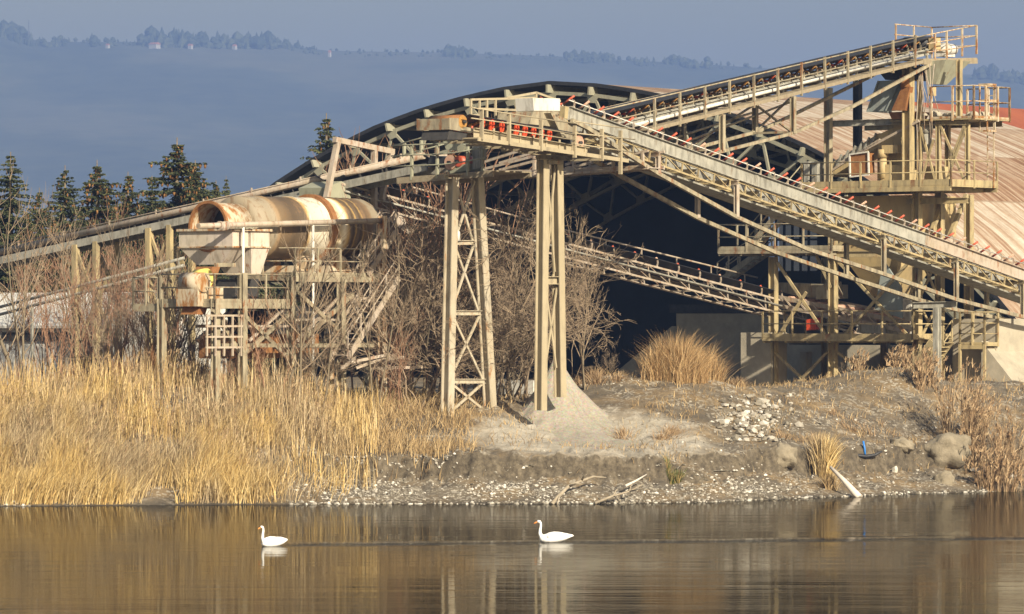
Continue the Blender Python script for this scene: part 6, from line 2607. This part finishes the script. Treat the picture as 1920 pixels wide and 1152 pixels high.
q = onbank(1622, 866)
o = MB().tube([q + Z * .02, q + Z * .3 - Vector((.02, 0, 0)), q + Z * .62 - Vector((.08, 0, 0))], .045, 8).build('blue_tube', M['bluetube'], None, tuple(q))
tag(o, 'short bright blue plastic tube sticking up from the bank', 'tube')
q = q + Vector((0, -.15, .02))
pts = [q + Vector((-.72, 0, .12)), q + Vector((-.35, 0, -.02)), q + Vector((0.05, 0, -.06)), q + Vector((.4, 0, .0)), q + Vector((.72, 0, .16))]
o = MB().tube(pts, [.05, .075, .085, .07, .04], 8).build('rubber_strip', M['belt'], None, tuple(q))
tag(o, 'curved black rubber strip lying at the foot of the blue tube', 'rubber strip')
nWl = VP(960, 213, RR)
a, b = nWl.q(918, 713), nWl.q(1000, 711)
b.z = a.z
o = MB().slab([a, b, Vector((b.x, b.y, 3.2)), Vector((a.x, a.y, 3.2))], A * .4).build('low_wall', M['white'], None, tuple(a))
tag(o, 'low whitish wall in the thicket left of the gravel pile', 'wall')

# ================================================================== swans
M['feather'] = plain('white_feathers', (0.78, 0.77, 0.74), (0.84, 0.83, 0.81), 8, .7, .25, .01, 30)
M['bill'] = plain('orange_bill', (0.60, 0.20, 0.035), (0.66, 0.25, 0.05), 20, .4, 0)
M['black'] = plain('black_skin', (0.012, 0.012, 0.012), (0.02, 0.02, 0.02), 20, .5, 0)


def swan(lab, px, y, heading, s):
    d = H * F / (y - 600)
    o0 = Vector(((px - 960) / F * d, d, 0))
    t = thing('swan', lab, 'swan', o0, 'swans on the pond')
    mb = MB()
    # body: breast at +x, tail at -x
    sec = [(-.80, .015, .02, .22), (-.72, .06, .035, .20), (-.60, .13, .08, .175), (-.45, .20, .15, .15), (-.25, .255, .21, .13), (-.05, .28, .235, .115), (.15, .265, .225, .10), (.32, .21, .18, .09), (.43, .13, .12, .09), (.48, .05, .05, .10)]
    rings = []
    for x_, wy, hz2, zc_ in sec:
        rings.append([Vector((x_, wy * math.cos(a_), zc_ + hz2 * math.sin(a_) * (1.0 if math.sin(a_) > 0 else .75))) for a_ in np.linspace(0, 2 * math.pi, 20, endpoint=False)])
    mb.loft(rings, True, True)
    mb.tube([(.30, 0, .12), (.42, 0, .20), (.475, 0, .32), (.465, 0, .45), (.44, 0, .58), (.44, 0, .68), (.475, 0, .745), (.53, 0, .755), (.575, 0, .74)],
            [.13, .095, .065, .052, .046, .044, .052, .056, .035], 14)
    ob = mb.build('body', M['feather'], t)
    rm = ob.modifiers.new('skin_together', 'REMESH')
    rm.mode = 'VOXEL'
    rm.voxel_size = .016
    rm.use_smooth_shade = True
    sm = ob.modifiers.new('smooth', 'SMOOTH')
    sm.iterations = 6
    ob.location = (0, 0, 0)
    for sg in (-1, 1):
        w_ = MB()
        rings = []
        for x_, wy, hz2, zc_, yo in [(.24, .03, .05, .19, .22), (.12, .05, .11, .215, .235), (-.08, .055, .135, .23, .225), (-.28, .05, .12, .235, .185), (-.46, .04, .085, .235, .13), (-.62, .025, .05, .235, .07), (-.76, .008, .015, .24, .03)]:
            rings.append([Vector((x_, sg * yo + wy * math.cos(a_), zc_ + hz2 * math.sin(a_))) for a_ in np.linspace(0, 2 * math.pi, 12, endpoint=False)])
        o = w_.loft(rings, True).build('wing', M['feather'], t)
        o.location = (0, 0, 0)
    o = MB().tube([(.585, 0, .735), (.63, 0, .712), (.675, 0, .688), (.70, 0, .676)], [.032, .027, .022, .008], 10).build('bill', M['bill'], t)
    o.location = (0, 0, 0)
    o = MB().tube([(.575, 0, .768), (.60, 0, .765), (.62, 0, .745)], [.01, .022, .008], 8).tube([(.566, .03, .747), (.592, .0, .73), (.566, -.03, .747)], .014, 6).build('face_mask', M['black'], t)
    o.location = (0, 0, 0)
    for sg in (-1, 1):
        o = MB().tube([(.535, sg * .045, .758), (.545, sg * .052, .758)], [.011, .008], 8).build('eye', M['black'], t)
        o.location = (0, 0, 0)
    o = MB().slab([(-.42, -.235, .16), (-.34, -.25, .19), (-.36, -.25, .10), (-.44, -.235, .08)], Vector((0, -.02, 0))).build('foot', M['black'], t)
    o.location = (0, 0, 0)
    t.rotation_euler = (0, 0, heading)
    t.scale = (s, s, s)


swan('larger swan with a clear orange bill below the tall pillar', 1036, 1016, R(180 + 8), .90)
swan('smaller swan with a thin upright neck swimming ahead at left', 510, 1024, R(180 + 42), .84)

# ================================================================== hazy winter air
hz = MB().box((0, 3530, 203), Vector((1, 0, 0)), 5700, Vector((0, 1, 0)), 7340, 414).build('haze', M['dark'])
hm = bpy.data.materials.new('winter_haze')
hm.use_nodes = True
hn = hm.node_tree
hn.nodes.remove(hn.nodes['Principled BSDF'])
pv = hn.nodes.new('ShaderNodeVolumePrincipled')
pv.inputs['Color'].default_value = (0.235, 0.37, 0.75, 1)
pv.inputs['Density'].default_value = 0.00017
pv.inputs['Anisotropy'].default_value = 0.0
hn.links.new(pv.outputs[0], hn.nodes['Material Output'].inputs['Volume'])
hz.data.materials.clear()
hz.data.materials.append(hm)
struct(hz, 'stuff')
